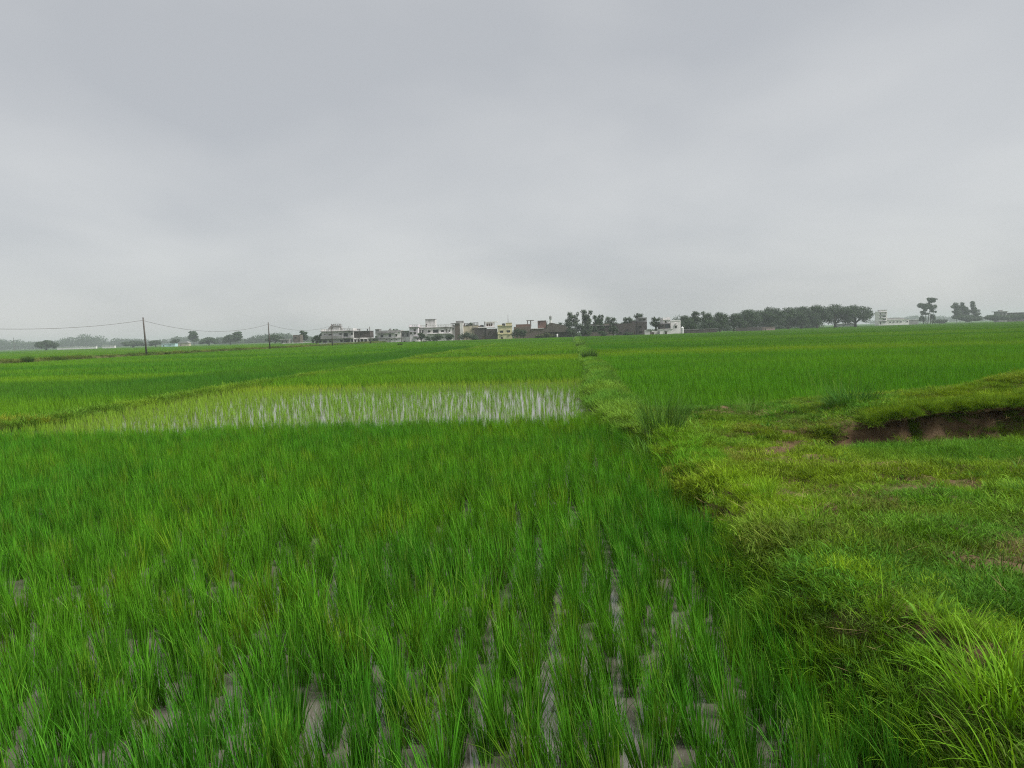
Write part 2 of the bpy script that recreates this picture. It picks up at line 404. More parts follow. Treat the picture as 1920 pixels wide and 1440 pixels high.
def blade_mesh(name, mat, *a, **kw):
    V, T, Q, al, rn = blades(*a, **kw)
    me = np_mesh(name, V, T, Q if len(Q) else None, mat)
    for nm, d in (('along', al), ('rnd', rn)):
        at = me.attributes.new(nm, 'FLOAT', 'POINT'); at.data.foreach_set('value', d.astype(np.float32))
    return me
def proto_set(name, meshes):
    c = bpy.data.collections.new(name)              # never linked to the scene: only a store of shapes
    for i, me in enumerate(meshes):
        o = bpy.data.objects.new('%s_%02d' % (name, i), me); c.objects.link(o)
    return c
WIND = 0.055                                         # blades lean a little to the left
def windy(az, lean):
    x = np.cos(az) * np.sin(lean) - WIND; y = np.sin(az) * np.sin(lean)
    return np.arctan2(y, x), np.arcsin(np.clip(np.hypot(x, y), 0, .95))
def rice_hill(seed, n=40, h=0.455, nseg=4, wd=0.0062, spread=0.042, lean=0.225):
    r = np.random.default_rng(seed)
    az = r.uniform(0, 2 * np.pi, n); rad = np.sqrt(r.random(n)) * spread
    base = np.stack([np.cos(az) * rad, np.sin(az) * rad, np.full(n, -0.03)], -1)
    ln = np.abs(r.normal(0, lean * .62, n)) + 0.02; az2, ln = windy(az + r.normal(0, .5, n), ln)
    L = h * r.uniform(.62, 1.12, n)
    bend = np.abs(r.normal(0.12, .22, n)) + (r.random(n) < .10) * r.uniform(.5, 1.3, n)
    return base, az2, ln, bend, L, wd * r.uniform(.7, 1.25, n), nseg, seed
HILLS = [blade_mesh('rice_hill_%d' % i, M_RICE, *rice_hill(100 + i, n=int(random.uniform(46, 64)), wd=.0074)) for i in range(10)]
C_HILL = proto_set('rice_hill', HILLS)
C_SEED = proto_set('seedling', [blade_mesh('seedling_%d' % i, M_RICE, *rice_hill(150 + i, n=11, h=0.30, nseg=3, wd=.0062, spread=.02, lean=.16)) for i in range(6)])
def rice_patch(seed, size, step, nb, h, wd, nseg):
    r = np.random.default_rng(seed); parts = []
    g_ = np.arange(-size / 2 + step / 2, size / 2, step)
    for x in g_:
        for y in g_:
            b, az, ln, bd, L, ww, _, s_ = rice_hill(int(r.integers(1e6)), nb, h * r.uniform(.88, 1.1), nseg, wd, .04, .26)
            b = b + np.array([x + r.normal(0, .03), y + r.normal(0, .03), 0]); parts.append((b, az, ln, bd, L, ww))
    cat = [np.concatenate([p_[i] for p_ in parts]) for i in range(6)]
    return (*cat, nseg, seed)
C_PATCH = proto_set('rice_patch', [blade_mesh('rice_patch_%d' % i, M_RICE, *rice_patch(200 + i, 1.2, .2, 14, .46, .009, 3)) for i in range(6)])
C_FAR = proto_set('rice_patch_far', [blade_mesh('rice_patch_far_%d' % i, M_RICE, *rice_patch(230 + i, 2.0, .25, 7, .44, .022, 2)) for i in range(5)])
def tuft(seed, n, rad, L0, L1, lean0, lean1, bend0, bend1, wd, nseg, outward=.6, wind=0.0):
    r = np.random.default_rng(seed)
    a0 = r.uniform(0, 2 * np.pi, n); rr = np.sqrt(r.random(n)) * rad
    base = np.stack([np.cos(a0) * rr, np.sin(a0) * rr, np.full(n, -0.02)], -1)
    az = np.where(r.random(n) < outward, a0 + r.normal(0, .6, n), r.uniform(0, 2 * np.pi, n))
    ln = r.uniform(lean0, lean1, n)
    if wind:
        x = np.cos(az) * np.sin(ln) - wind; y = np.sin(az) * np.sin(ln); az = np.arctan2(y, x); ln = np.arcsin(np.clip(np.hypot(x, y), 0, .95))
    return base, az, ln, r.uniform(bend0, bend1, n), r.uniform(L0, L1, n), wd * r.uniform(.6, 1.3, n), nseg, seed
C_TURF = proto_set('turf', [blade_mesh('turf_%d' % i, M_GRASS, *tuft(300 + i, 190, .19, .03, .10, .1, 1.0, .1, 1.5, .0048, 3, .3)) for i in range(7)])
C_MID = proto_set('meadow_tuft', [blade_mesh('meadow_%d' % i, M_GRASS, *tuft(330 + i, 110, .13, .09, .22, .05, .7, .2, 1.5, .005, 4, .4)) for i in range(6)])
C_LONG = proto_set('long_tuft', [blade_mesh('long_%d' % i, M_GRASS, *tuft(360 + i, 60, .07, .22, .46, .03, .5, .3, 1.7, .0058, 6, .6, .12)) for i in range(6)])
C_MAT = proto_set('creeping_mat', [blade_mesh('mat_%d' % i, M_GRASS, *tuft(390 + i, 170, .30, .10, .26, .3, 1.1, .4, 1.4, .0085, 3, .4)) for i in range(5)])

GN = {}
def scatter_nodes(col):
    if col.name in GN: return GN[col.name]
    ng = bpy.data.node_groups.new('scatter_' + col.name, 'GeometryNodeTree')
    ng.interface.new_socket('Geometry', in_out='INPUT', socket_type='NodeSocketGeometry')
    ng.interface.new_socket('Geometry', in_out='OUTPUT', socket_type='NodeSocketGeometry')
    gi = ng.nodes.new('NodeGroupInput'); go = ng.nodes.new('NodeGroupOutput')
    ci = ng.nodes.new('GeometryNodeCollectionInfo'); ci.inputs[0].default_value = col
    ci.inputs['Separate Children'].default_value = True; ci.inputs['Reset Children'].default_value = True
    ip = ng.nodes.new('GeometryNodeInstanceOnPoints'); ip.inputs['Pick Instance'].default_value = True
    def attr(nm, typ):
        a = ng.nodes.new('GeometryNodeInputNamedAttribute'); a.data_type = typ; a.inputs[0].default_value = nm
        return a.outputs[0]
    L = ng.links.new
    L(gi.outputs[0], ip.inputs['Points']); L(ci.outputs[0], ip.inputs['Instance'])
    L(attr('vid', 'INT'), ip.inputs['Instance Index']); L(attr('rot', 'FLOAT_VECTOR'), ip.inputs['Rotation']); L(attr('scl', 'FLOAT_VECTOR'), ip.inputs['Scale'])
    L(ip.outputs[0], go.inputs[0])
    GN[col.name] = ng
    return ng
def scatter(name, label, col, P, tint, scl=1.0, zs=1.0, rz=None, tilt=0.06, seed=1, cat=None):
    P = np.asarray(P, np.float32); n = len(P)
    if n == 0: return None
    r = np.random.default_rng(seed)
    me = bpy.data.meshes.new(name); me.vertices.add(n); me.vertices.foreach_set('co', P.ravel())
    rot = np.stack([r.normal(0, tilt, n), r.normal(0, tilt, n), r.uniform(0, 6.283, n) if rz is None else rz], -1)
    s = np.broadcast_to(np.asarray(scl, float), (n,)); z = np.broadcast_to(np.asarray(zs, float), (n,))
    sc_ = np.stack([s, s, s * z], -1)
    a = me.attributes.new('rot', 'FLOAT_VECTOR', 'POINT'); a.data.foreach_set('vector', rot.astype(np.float32).ravel())
    a = me.attributes.new('scl', 'FLOAT_VECTOR', 'POINT'); a.data.foreach_set('vector', sc_.astype(np.float32).ravel())
    a = me.attributes.new('vid', 'INT', 'POINT'); a.data.foreach_set('value', r.integers(0, len(col.objects), n).astype(np.int32))
    t4 = np.concatenate([np.broadcast_to(tint, (n, 3)), np.ones((n, 1))], 1).astype(np.float32)
    a = me.attributes.new('tint', 'FLOAT_COLOR', 'POINT'); a.data.foreach_set('color', t4.ravel())
    o = link(name, me); md = o.modifiers.new('scatter', 'NODES'); md.node_group = scatter_nodes(col)
    tag(o, label, cat, kind='stuff')
    return o
def in_view(X, Y, pad=1.5): return (np.abs(X) < 0.73 * Y + pad) & (Y > 0.5)
def lerp(a, b, t): return np.asarray(a)[None, :] * (1 - t[:, None]) + np.asarray(b)[None, :] * t[:, None]
def zrot(n, r):          # keeps the lean of the wind: turn only a little
    return r.normal(0, .35, n)

# near field: transplanted hills in rough rows that run away from the camera
r = np.random.default_rng(41)
rows = np.arange(-15, 3.2, .186); steps = np.arange(0.9, EA + 2, .108)
QQ, PP = np.meshgrid(rows, steps); QQ = QQ.ravel() + r.normal(0, .034, QQ.size); PP = PP.ravel() + r.normal(0, .04, PP.size)
QQ = QQ + .10 * np.sin(PP * .45) + .04 * np.sin(PP * 1.3 + QQ * .8)
X, Y = pq(PP, QQ)
keep = in_view(X, Y, 1.8) & (X < edge_x(Y) - .04) & (Y < EA + .25 * (vnoise(X * .7, X * 0, 8) - .5)) & (Y > 1.9)
keep &= r.random(len(X)) > .05 + .02 * (1 - sstep(3.2, 6.0, Y)) + .34 * sstep(.68, .78, vnoise(to_pq(X, Y)[1] * 4.6, Y * .38, 63)) * (1 - sstep(6.0, 10.0, Y))
# a channel of open water near the right edge
X, Y = X[keep], Y[keep]
hn = fbm(X * .35, Y * .35, 71)
tint_a = lerp((0.032, 0.128, 0.008), (0.060, 0.162, 0.006), np.clip((hn - .3) * 2.2, 0, 1)) * r.uniform(.66, 1.24, (len(X), 1))
tint_a[:, 0] *= 1 + .55 * (r.random(len(X)) < .12)
grow = (0.67 + .26 * fbm(X * .6, Y * .6, 81)) * r.uniform(.86, 1.12, len(X)) * (1 - .12 * (1 - sstep(2, 5.5, Y)))
vid = r.integers(0, 10, len(X)); rzz = zrot(len(X), r)
order = np.argsort(np.where(in_view(X, Y, -.1) & (Y > 2.75), Y, Y + 50)); near = order[:300]; rest = order[300:]
for k, i in enumerate(near):
    o = link('rice_plant', HILLS[vid[i]], loc=(X[i], Y[i], 0), rz=float(rzz[i]))
    o.rotation_euler.x, o.rotation_euler.y = r.normal(0, .09), r.normal(0, .09)
    o.scale = (grow[i] * 1.04,) * 3
    o['tint'] = [float(c) for c in tint_a[i]]
    tag(o, 'green rice hill in the front rows, standing in muddy water nearest the camera', 'rice plant', 'front rows of rice hills')
scatter('near_rice_field', 'dense green rice standing in the near flooded field', C_HILL, np.stack([X[rest], Y[rest], X[rest] * 0], -1), tint_a[rest], grow[rest], 1.0, rzz[rest], .09, 2)

# thin seedlings in open water behind it
r = np.random.default_rng(42)
QQ, PP = np.meshgrid(np.arange(CQ + .4, .62, .17), np.arange(14.0, 28.5, .165)); QQ = QQ.ravel() + r.normal(0, .05, QQ.size); PP = PP.ravel() + r.normal(0, .05, PP.size)
X, Y = pq(PP, QQ)
dens = np.clip(1.0 - .30 * sstep(-11.8, -8.0, QQ) - .14 * sstep(-7, -2, QQ) * (1 - sstep(22.5, 26.5, PP)) + .35 * (fbm(X * .5, Y * .25, 91) - .5) * 2, .2, 1)
keep = (Y > EA + .1) & (r.random(len(X)) < dens)
X, Y, PP, QQ = X[keep], Y[keep], PP[keep], QQ[keep]
yel = np.clip(sstep(-6, -11, QQ) * .25 + .45 * sstep(24.5, 27.5, PP) + .25 * r.random(len(X)), 0, 1)
scatter('seedling_plot', 'thin pale rice seedlings in the open water plot', C_SEED, np.stack([X, Y, X * 0], -1), lerp((0.085, 0.185, 0.020), (0.150, 0.215, 0.014), yel) * r.uniform(.85, 1.15, (len(X), 1)), r.uniform(.75, 1.1, len(X)), 1.0, zrot(len(X), r), .06, 3)

def field(name, label, p0, p1, q0, q1, c0, c1, h=1.0, far=False, seed=5, ymin=None, nscale=(.05, .12), edge=.3):
    r = np.random.default_rng(seed); st = 1.05 if not far else 1.8
    QQ, PP = np.meshgrid(np.arange(q0 + st / 2, q1, st), np.arange(p0 + st / 2, p1, st))
    QQ = QQ.ravel() + r.normal(0, .1, QQ.size); PP = PP.ravel() + r.normal(0, .1, PP.size)
    X, Y = pq(PP, QQ); k = in_view(X, Y, 3)
    if ymin is not None: k &= Y > ymin(X)
    X, Y, PP, QQ = X[k], Y[k], PP[k], QQ[k]
    if len(X) == 0: return
    a = np.clip((fbm(QQ * nscale[0], PP * nscale[1], seed) - .5) * 2.6 + .5, 0, 1)
    t = lerp(c0, c1, a) * r.uniform(.86, 1.14, (len(X), 1))
    rz = r.integers(0, 2, len(X)) * 0 + r.normal(0, .12, len(X))
    scatter(name, label, C_FAR if far else C_PATCH, np.stack([X, Y, X * 0 - .02], -1), t, 1.0, h * r.uniform(.88, 1.10, len(X)) * (.9 + .2 * fbm(X * .4, Y * .4, seed + 3)), rz, .012, seed)
GR0, GR1 = (0.044, 0.138, 0.008), (0.074, 0.176, 0.008)          # full green
DK0, DK1 = (0.032, 0.110, 0.009), (0.048, 0.132, 0.009)          # darker plots
YL0, YL1 = (0.088, 0.185, 0.008), (0.125, 0.205, 0.008)          # young yellow-green plots
field('rice_field', 'green rice plot behind the open water plot', 28.3, 46, CQ + .6, .4, DK1, GR1, 1.0, seed=11)
field('rice_field', 'yellow green rice strip before the low cross bank', 46, 56.5, CQ + .6, .4, YL0, YL1, .85, seed=12)
field('rice_field', 'rice left of the main bank beyond the cross bank', 57.5, 120, CQ + .6, .4, GR0, YL0, .95, far=True, seed=13)
field('rice_field', 'mid green rice plot left of the side bank', 17, 24, -40, CQ - .5, GR0, YL0, .95, seed=14)
field('rice_field', 'dark green rice plot left of the side bank', 24, 105, -20.5, CQ - .5, DK0, DK1, 1.0, seed=15)
field('rice_field', 'dark green rice reaching the left edge', 24, 34, -50, -20.5, DK0, DK1, 1.0, seed=16)
field('rice_field', 'yellow green strip of rice on the left', 34, 41, -50, -20.7, GR1, YL0, .85, seed=17)
field('rice_field', 'wide green rice field before the pole line', 41, 150, -63.5, -20.7, GR0, GR1, 1.0, far=True, seed=18)
field('rice_field', 'green rice field beyond the pole line', 55, 420, -330, -65.5, GR0, YL0, 1.0, far=True, seed=19)
field('rice_field', 'distant rice before the village on the left', 120, 245, -63.5, .1, GR0, GR1, 1.0, far=True, seed=20)
field('rice_field', 'bright green rice field right of the main bank', 15, 50, 1.55, 50, (0.046, 0.150, 0.007), (0.070, 0.182, 0.007), 1.0, seed=21, ymin=lambda X: 15.9 + .15 * np.sin(X))
field('rice_field', 'yellow green band across the right hand fields', 50, 60, 1.55, 60, GR1, YL1, .9, seed=22, nscale=(.03, .3))
field('rice_field', 'rice on the right beyond the yellow band', 60, 130, 1.55, 120, GR0, YL0, 1.0, far=True, seed=23, nscale=(.02, .11))
field('rice_field', 'distant rice before the village on the right', 130, 300, 1.55, 260, DK1, GR1, 1.0, far=True, seed=24, nscale=(.015, .06))
field('rice_field', 'farthest rice on the right before the grove', 300, 480, 90, 380, DK1, GR1, 1.0, far=True, seed=25, nscale=(.015, .06))

# turf and weeds on the bank
r = np.random.default_rng(51)
n = 42000
X = r.uniform(1.2, 14, n); Y = 1.2 + 15 * r.random(n) ** 1.0
dd = r.random(n) < np.interp(Y, [1, 5, 9, 16], [1.0, .75, .55, .4])
X, Y = X[dd], Y[dd]
Z = bank_z(X, Y); e_ = 0.05
slope = np.hypot((bank_z(X + e_, Y) - bank_z(X - e_, Y)) / (2 * e_), (bank_z(X, Y + e_) - bank_z(X, Y - e_)) / (2 * e_))
e = X - edge_x(Y)
bare = fbm(X * .9, Y * .9, 101)
k = in_view(X, Y, 1.2) & (e > -.24) & (slope < 1.15) & (r.random(len(X)) > sstep(.55, .68, bare) * .8)
SCARS = ((3.75, 10.1, .34), (3.30, 9.5, .22), (4.35, 10.6, .26), (4.75, 10.9, .28), (4.3, 9.5, .15), (5.4, 6.4, .16))
for cx, cy, rr in SCARS: k &= np.hypot(X - cx, (Y - cy) * .8) > rr * (.6 + .8 * vnoise(X * 4, Y * 4, 33))
X, Y, Z, e = X[k], Y[k], Z[k], e[k]
a = np.clip((fbm(X * .55, Y * .75, 111) - .5) * 3 + .5, 0, 1); b = np.clip((fbm(X * 1.6, Y * 1.6, 121) - .52) * 4, 0, 1)
t = lerp((0.050, 0.138, 0.012), (0.110, 0.178, 0.010), a); t = t * (1 - b[:, None] * .55) + np.array((0.115, 0.090, 0.028)) * b[:, None] * .55
t = t * (.42 + .95 * fbm(X * 1.3, Y * 1.6, 161))[:, None]
pit = .85 * sstep(3.6, 5.6, X + 1.2 * (vnoise(X, Y, 7) - .5)) * sstep(8.0, 9.8, Y + 1.0 * (vnoise(X * 1.3, Y * 1.3, 8) - .5)) * (Y < 11.2)
t = t * (1 - pit[:, None]) + np.array((0.078, 0.165, 0.014)) * pit[:, None]
scatter('bank_turf', 'short olive and yellow turf on the grassy bank', C_TURF, np.stack([X, Y, Z], -1), t * r.uniform(.8, 1.2, (len(X), 1)), r.uniform(.75, 1.3, len(X)) * (.35 + 1.3 * fbm(X * 2.4, Y * 2.4, 141)), r.uniform(.55, 1.0, len(X)), None, .15, 52)
def bank_scatter(name, label, col, n, xr, yr, prob, tint0, tint1, scl, zs, seed):
    r = np.random.default_rng(seed); X = r.uniform(*xr, n); Y = r.uniform(*yr, n)
    k = (r.random(n) < prob(X, Y, X - edge_x(Y))) & in_view(X, Y, 1.2)
    for cx, cy, rr in SCARS: k &= np.hypot(X - cx, (Y - cy) * .8) > rr * (.75 + .5 * vnoise(X * 4, Y * 4, 33))
    X, Y = X[k], Y[k]
    t = lerp(tint0, tint1, np.clip((fbm(X * .8, Y * .8, seed) - .5) * 3 + .5, 0, 1)) * r.uniform(.8, 1.2, (len(X), 1))
    scatter(name, label, col, np.stack([X, Y, bank_z(X, Y)], -1), t, r.uniform(*scl, len(X)), r.uniform(*zs, len(X)), None, .12, seed)
YG0, YG1 = (0.072, 0.185, 0.010), (0.125, 0.215, 0.010)
bank_scatter('edge_grass', 'bright yellow green grass along the edge of the rice', C_MID, 9000, (1.2, 5.0), (1.5, 14.5),
             lambda X, Y, e: np.exp(-((e - .22) / (.36 + .12 * vnoise(Y * .8, Y * 0, 3))) ** 2) * (e > -.26), YG0, YG1, (.4, .8), (.6, 1.0), 61)
bank_scatter('meadow_grass', 'longer green grass patches on the bank', C_MID, 5200, (2.0, 13.0), (2.0, 15.8),
             lambda X, Y, e: sstep(.52, .66, fbm(X * .7, Y * .7, 131)) * (e > .2) * (1 - .9 * (sstep(10.9, 11.0, Y) * (1 - sstep(11.4, 11.6, Y)) * (X > 4.8))), (0.066, 0.155, 0.010), (0.125, 0.195, 0.010), (.35, .65), (.6, 1.0), 62)
bank_scatter('pit_grass', 'soft bright green grass on the floor of the pit', C_MID, 2600, (3.9, 9.2), (8.5, 10.9),
             lambda X, Y, e: sstep(3.8, 5.4, X) * (.12 + .88 * sstep(8.9, 9.9, Y)) * (.25 + .75 * sstep(.35, .6, fbm(X * 1.2, Y * 1.2, 9))), (0.062, 0.155, 0.014), (0.105, 0.190, 0.014), (.5, 1.05), (.5, 1.1), 63)
bank_scatter('rank_grass', 'long arching grass where the bank meets the rice', C_LONG, 420, (1.2, 3.2), (1.6, 15),
             lambda X, Y, e: np.exp(-((e - .25) / .25) ** 2) * (.25 + .75 * (vnoise(X * 0, Y * .7, 9) > .5)), YG0, YG1, (.55, .95), (.7, 1.0), 64)
bank_scatter('mound_grass', 'grass on the mound above the bare earth cut', C_MID, 3600, (4.6, 14.0), (11.2, 16.0),
             lambda X, Y, e: .8 * sstep(4.6, 6, X) * (Y > 11.45), (0.070, 0.140, 0.010), (0.115, 0.178, 0.010), (.5, .85), (.6, 1.0), 65)

r = np.random.default_rng(66); n = 9000; X = r.uniform(4.6, 11, n); Y = r.uniform(10.4, 12.2, n); Z = bank_z(X, Y)
slope = (bank_z(X, Y + .04) - bank_z(X, Y - .04)) / .08
k = (slope > .55) & (r.random(n) < .05 + .95 * sstep(.52, .66, fbm(X * 1.7, Y * 2.5, 151) - .12 * sstep(7.3, 8.0, X)) * (1 - .75 * sstep(7.3, 8.0, X)))
scatter('cut_weeds', 'weeds and grass hanging over the bare earth cut', C_MID, np.stack([X[k], Y[k], Z[k]], -1), lerp((0.055, 0.105, 0.014), (0.110, 0.165, 0.014), r.random(k.sum())), r.uniform(.5, 1.0, k.sum()), r.uniform(.6, 1.0, k.sum()), None, .3, 67)
clod = []
for i in range(4):
    rr = np.random.default_rng(90 + i); th = np.linspace(0, 2 * np.pi, 7)[:-1]; V = [(0, 0, .03)] + [(.035 * np.cos(a) * rr.uniform(.7, 1.3), .035 * np.sin(a) * rr.uniform(.7, 1.3), rr.uniform(-.005, .015)) for a in th] + [(.045 * np.cos(a + .4), .045 * np.sin(a + .4), -.02) for a in th]
    Fc = [(0, 1 + j, 1 + (j + 1) % 6) for j in range(6)] + [(1 + j, 7 + j, 7 + (j + 1) % 6, 1 + (j + 1) % 6) for j in range(6)]
    clod.append(mesh_from('clod_%d' % i, V, Fc, M_BANK))
C_CLOD = proto_set('clod', clod)
n = 700; X = r.uniform(4.8, 11, n); Y = r.uniform(10.2, 11.9, n); slope = (bank_z(X, Y + .04) - bank_z(X, Y - .04)) / .08
k = (slope > .35) | (r.random(n) < .12)
scatter('soil_clods', 'crumbled lumps of brown earth below the bare cut', C_CLOD, np.stack([X[k], Y[k], bank_z(X[k], Y[k])], -1), (.1, .1, .1), r.uniform(.2, .9, k.sum()), 1.0, None, .4, 68)

r = np.random.default_rng(83); n = 260; Y = r.uniform(2.4, 6.5, n); X = edge_x(Y) + r.uniform(-.2, .12, n)
scatter('edge_tufts', 'grass tufts hanging over the soil edge beside the rice', C_MID, np.stack([X, Y, bank_z(X, Y)], -1), lerp((0.055, 0.150, 0.010), (0.095, 0.190, 0.010), r.random(n)), r.uniform(.6, 1.1, n), r.uniform(.8, 1.2, n), None, .25, 84)
r = np.random.default_rng(85)
# overhanging turf along the top of the cut
lx = np.arange(5.3, 9.6, .05); wl = wall_y(lx); reach = .01 + .10 * sstep(.3, .7, fbm(lx * 2.2, lx * 0, 181)) * sstep(5.3, 5.9, lx)
V = []
for kx, (x, wy, re) in enumerate(zip(lx, wl, reach)):
    zt = float(bank_z(np.array([x]), np.array([wy + .30]))[0]); jt = .09 * (hash2(np.array([kx]), np.array([3]), 4)[0] - .5)
    V += [(x, wy + .42, zt + .005), (x, wy + .12, zt + .02), (x, wy - re * .7, zt - .01 + jt), (x, wy - re, zt - .05 + jt), (x, wy - re * .6, zt - .10), (x, wy + .15, zt - .12)]
nl_ = len(lx); Qd = [(6 * i + j, 6 * (i + 1) + j, 6 * (i + 1) + j + 1, 6 * i + j + 1) for i in range(nl_ - 1) for j in range(5)]
tag(link('turf_lip', np_mesh('turf_lip', V, quads=Qd, mat=M_BANK, smooth=True)), kind='structure')
n = 1500; ix = r.integers(0, nl_, n); f_ = r.uniform(-1.0, 1.2, n); X = lx[ix] + r.uniform(-.03, .03, n); Y = wl[ix] + np.where(f_ < 0, f_ * reach[ix], f_ * .35)
Z = np.array(V).reshape(nl_, 6, 3)[ix, 1, 2] - .035 * (f_ < -.5)
scatter('lip_grass', 'grass drooping from the overhanging turf above the cut', C_MID, np.stack([X, Y, Z], -1), lerp((0.060, 0.125, 0.010), (0.110, 0.175, 0.010), r.random(n)), r.uniform(.4, .8, n), r.uniform(.6, 1.0, n), None, .35, 69)
C_WEED = proto_set('broad_weed', [blade_mesh('weed_%d' % i, M_GRASS, *tuft(420 + i, 16, .05, .05, .13, .2, 1.2, .2, 1.2, .026, 4, .9)) for i in range(5)])
C_STRAW = proto_set('straw', [blade_mesh('straw_%d' % i, M_GRASS, *tuft(440 + i, 22, .16, .06, .2, 1.0, 1.5, -.2, .3, .004, 3, .2)) for i in range(4)])
bank_scatter('broadleaf_weeds', 'low broad leaved weeds scattered through the turf', C_WEED, 2600, (1.5, 12.0), (2.0, 15.0),
             lambda X, Y, e: (e > -.1) * (.10 + .9 * sstep(.55, .68, fbm(X * 1.3, Y * 1.3, 171))), (0.040, 0.110, 0.014), (0.085, 0.165, 0.016), (.6, 1.3), (.6, 1.1), 81)
bank_scatter('dry_straw', 'dead straw coloured grass lying in the turf', C_STRAW, 2600, (1.5, 12.0), (2.0, 15.0),
             lambda X, Y, e: (e > .1) * (.12 + .88 * sstep(.52, .66, fbm(X * .9, Y * .9, 101))), (0.16, 0.125, 0.055), (0.22, 0.19, 0.09), (.7, 1.3), (.7, 1.2), 82)
# bank grass
def strip(name, label, col, p0, p1, q, half, dens, c0, c1, scl, z, seed, wob=.12, fw=.23, bend=False):
    r = np.random.default_rng(seed); n = int((p1 - p0) * dens)
    p = r.uniform(p0, p1, n); off = r.normal(0, half * .55, n); qq = q + wob * np.sin(p * fw) + off
    if bend: qq = qq + .9 * np.maximum(0, (14.5 - p) / 4) ** 1.5; ok = r.random(n) < sstep(10.3, 14, p); p, off, qq = p[ok], off[ok], qq[ok]
    X, Y = pq(p, qq); k = in_view(X, Y, 2); X, Y, off = X[k], Y[k], off[k]
    zz = z * np.clip(1.1 - (off / half) ** 2 * .9, 0, 1)
    t = lerp(c0, c1, np.clip((fbm(X * .5, Y * .5, seed) - .5) * 3 + .5, 0, 1)) * r.uniform(.85, 1.15, (len(X), 1))
    scatter(name, label, col, np.stack([X, Y, zz], -1), t, r.uniform(*scl, len(X)), r.uniform(.7, 1.1, len(X)), None, .15, seed)
strip('bund_grass', 'matted pale green creeping grass on the main bank', C_MAT, 10.3, 60, DQ, .56, 36, (0.056, 0.140, 0.014), (0.088, 0.170, 0.018), (.5, 1.1), .31, 71, bend=True)
strip('bund_grass', 'grass on the far end of the main bank', C_MAT, 60, 235, DQ, .5, 9, (0.056, 0.138, 0.014), (0.088, 0.168, 0.016), (.8, 1.4), .28, 72)
strip('bund_grass', 'rough grass growing on the side bank', C_MAT, 16, 60, CQ, .45, 24, (0.066, 0.145, 0.014), (0.110, 0.185, 0.014), (.7, 1.2), .15, 73, .25, .17)
strip('bund_grass', 'grass on the far end of the side bank', C_MAT, 60, 130, CQ, .45, 9, (0.075, 0.155, 0.012), (0.115, 0.190, 0.012), (.9, 1.5), .15, 74, .25, .17)
strip('bund_grass', 'low dark grass along the pole line bank', C_MAT, 62, 290, -64.5, 1.2, 6, (0.060, 0.105, 0.020), (0.11, 0.14, 0.03), (1.5, 2.6), .5, 75, .8, .05)
r = np.random.default_rng(76)
for (nm, lb, p_, q0, q1, c0, c1, nn) in (('bund_grass', 'brownish grass on the cross bank at far left', 16.5, -40, -12.6, (0.115, 0.135, 0.020), (0.150, 0.185, 0.014), 700),
                                       ('bund_grass', 'dark grass on the low cross bank', 57, -12.6, .4, (0.045, 0.09, 0.016), (0.08, 0.13, 0.016), 170)):
    q = r.uniform(q0, q1, nn); X, Y = pq(p_ + r.normal(0, .25, nn), q)
    scatter(nm, lb, C_MAT, np.stack([X, Y, X * 0 + .13], -1), lerp(c0, c1, r.random(nn)), r.uniform(.8, 1.3, nn), 1.0, None, .15, 77)

# ------------------------------------------------------------------ trees
M_BARK = plain('bark', (0.085, 0.068, 0.052), .95, .1, .3, 3)
M_PALEBARK = plain('pale_bark', (0.22, 0.20, 0.17), .95, .1, .3, 3)
LEAF = {'dark': leaf_mat('leaf_dark', (0.022, 0.045, 0.020), (0.050, 0.085, 0.034)),
        'mid': leaf_mat('leaf_mid', (0.024, 0.050, 0.021), (0.052, 0.090, 0.036)),
        'grey': leaf_mat('leaf_grey', (0.045, 0.070, 0.045), (0.085, 0.115, 0.070)),
        'olive': leaf_mat('leaf_olive', (0.055, 0.075, 0.025), (0.105, 0.125, 0.045))}
def leaves_mesh(name, lobes, n, size, mat, seed, flat=0.35):
    """leaf-sized faces through the volume of the lobes, more of them near the outside, with gaps"""
    r = np.random.default_rng(seed); L = np.array(lobes, float)
    vol = (L[:, 3] * L[:, 4] * L[:, 5]) ** .75; pick = r.choice(len(L), n, p=vol / vol.sum())
    d = r.normal(0, 1, (n, 3)); d /= np.linalg.norm(d, axis=1)[:, None]
    rad = r.random(n) ** .38 * (0.90 + .25 * r.random(n))
    # clumping: twigs gather leaves
    c = L[pick]; tw = r.integers(0, 26, n); tr_ = np.random.default_rng(seed + 5).normal(0, 1, (len(L), 26, 3)); tr_ /= np.linalg.norm(tr_, axis=2)[:, :, None]
    d = d * .55 + tr_[pick, tw] * .75; d /= np.linalg.norm(d, axis=1)[:, None]
    P = c[:, :3] + d * rad[:, None] * c[:, 3:6]
    nn = d + r.normal(0, .7, (n, 3)) + np.array((0, 0, flat)); nn /= np.linalg.norm(nn, axis=1)[:, None]
    a = np.cross(nn, r.normal(0, 1, (n, 3))); a /= np.linalg.norm(a, axis=1)[:, None] + 1e-9; b = np.cross(nn, a)
    s = size * r.uniform(.6, 1.4, n)[:, None]
    V = np.stack([P - a * s * .6, P - b * s * .33, P + a * s * .6, P + b * s * .33], 1).reshape(-1, 3)
    Q = np.arange(4 * n).reshape(-1, 4)
    me = np_mesh(name, V, None, Q, mat)
    at = me.attributes.new('rnd', 'FLOAT', 'POINT'); at.data.foreach_set('value', np.repeat(r.random(n), 4).astype(np.float32))
    return me
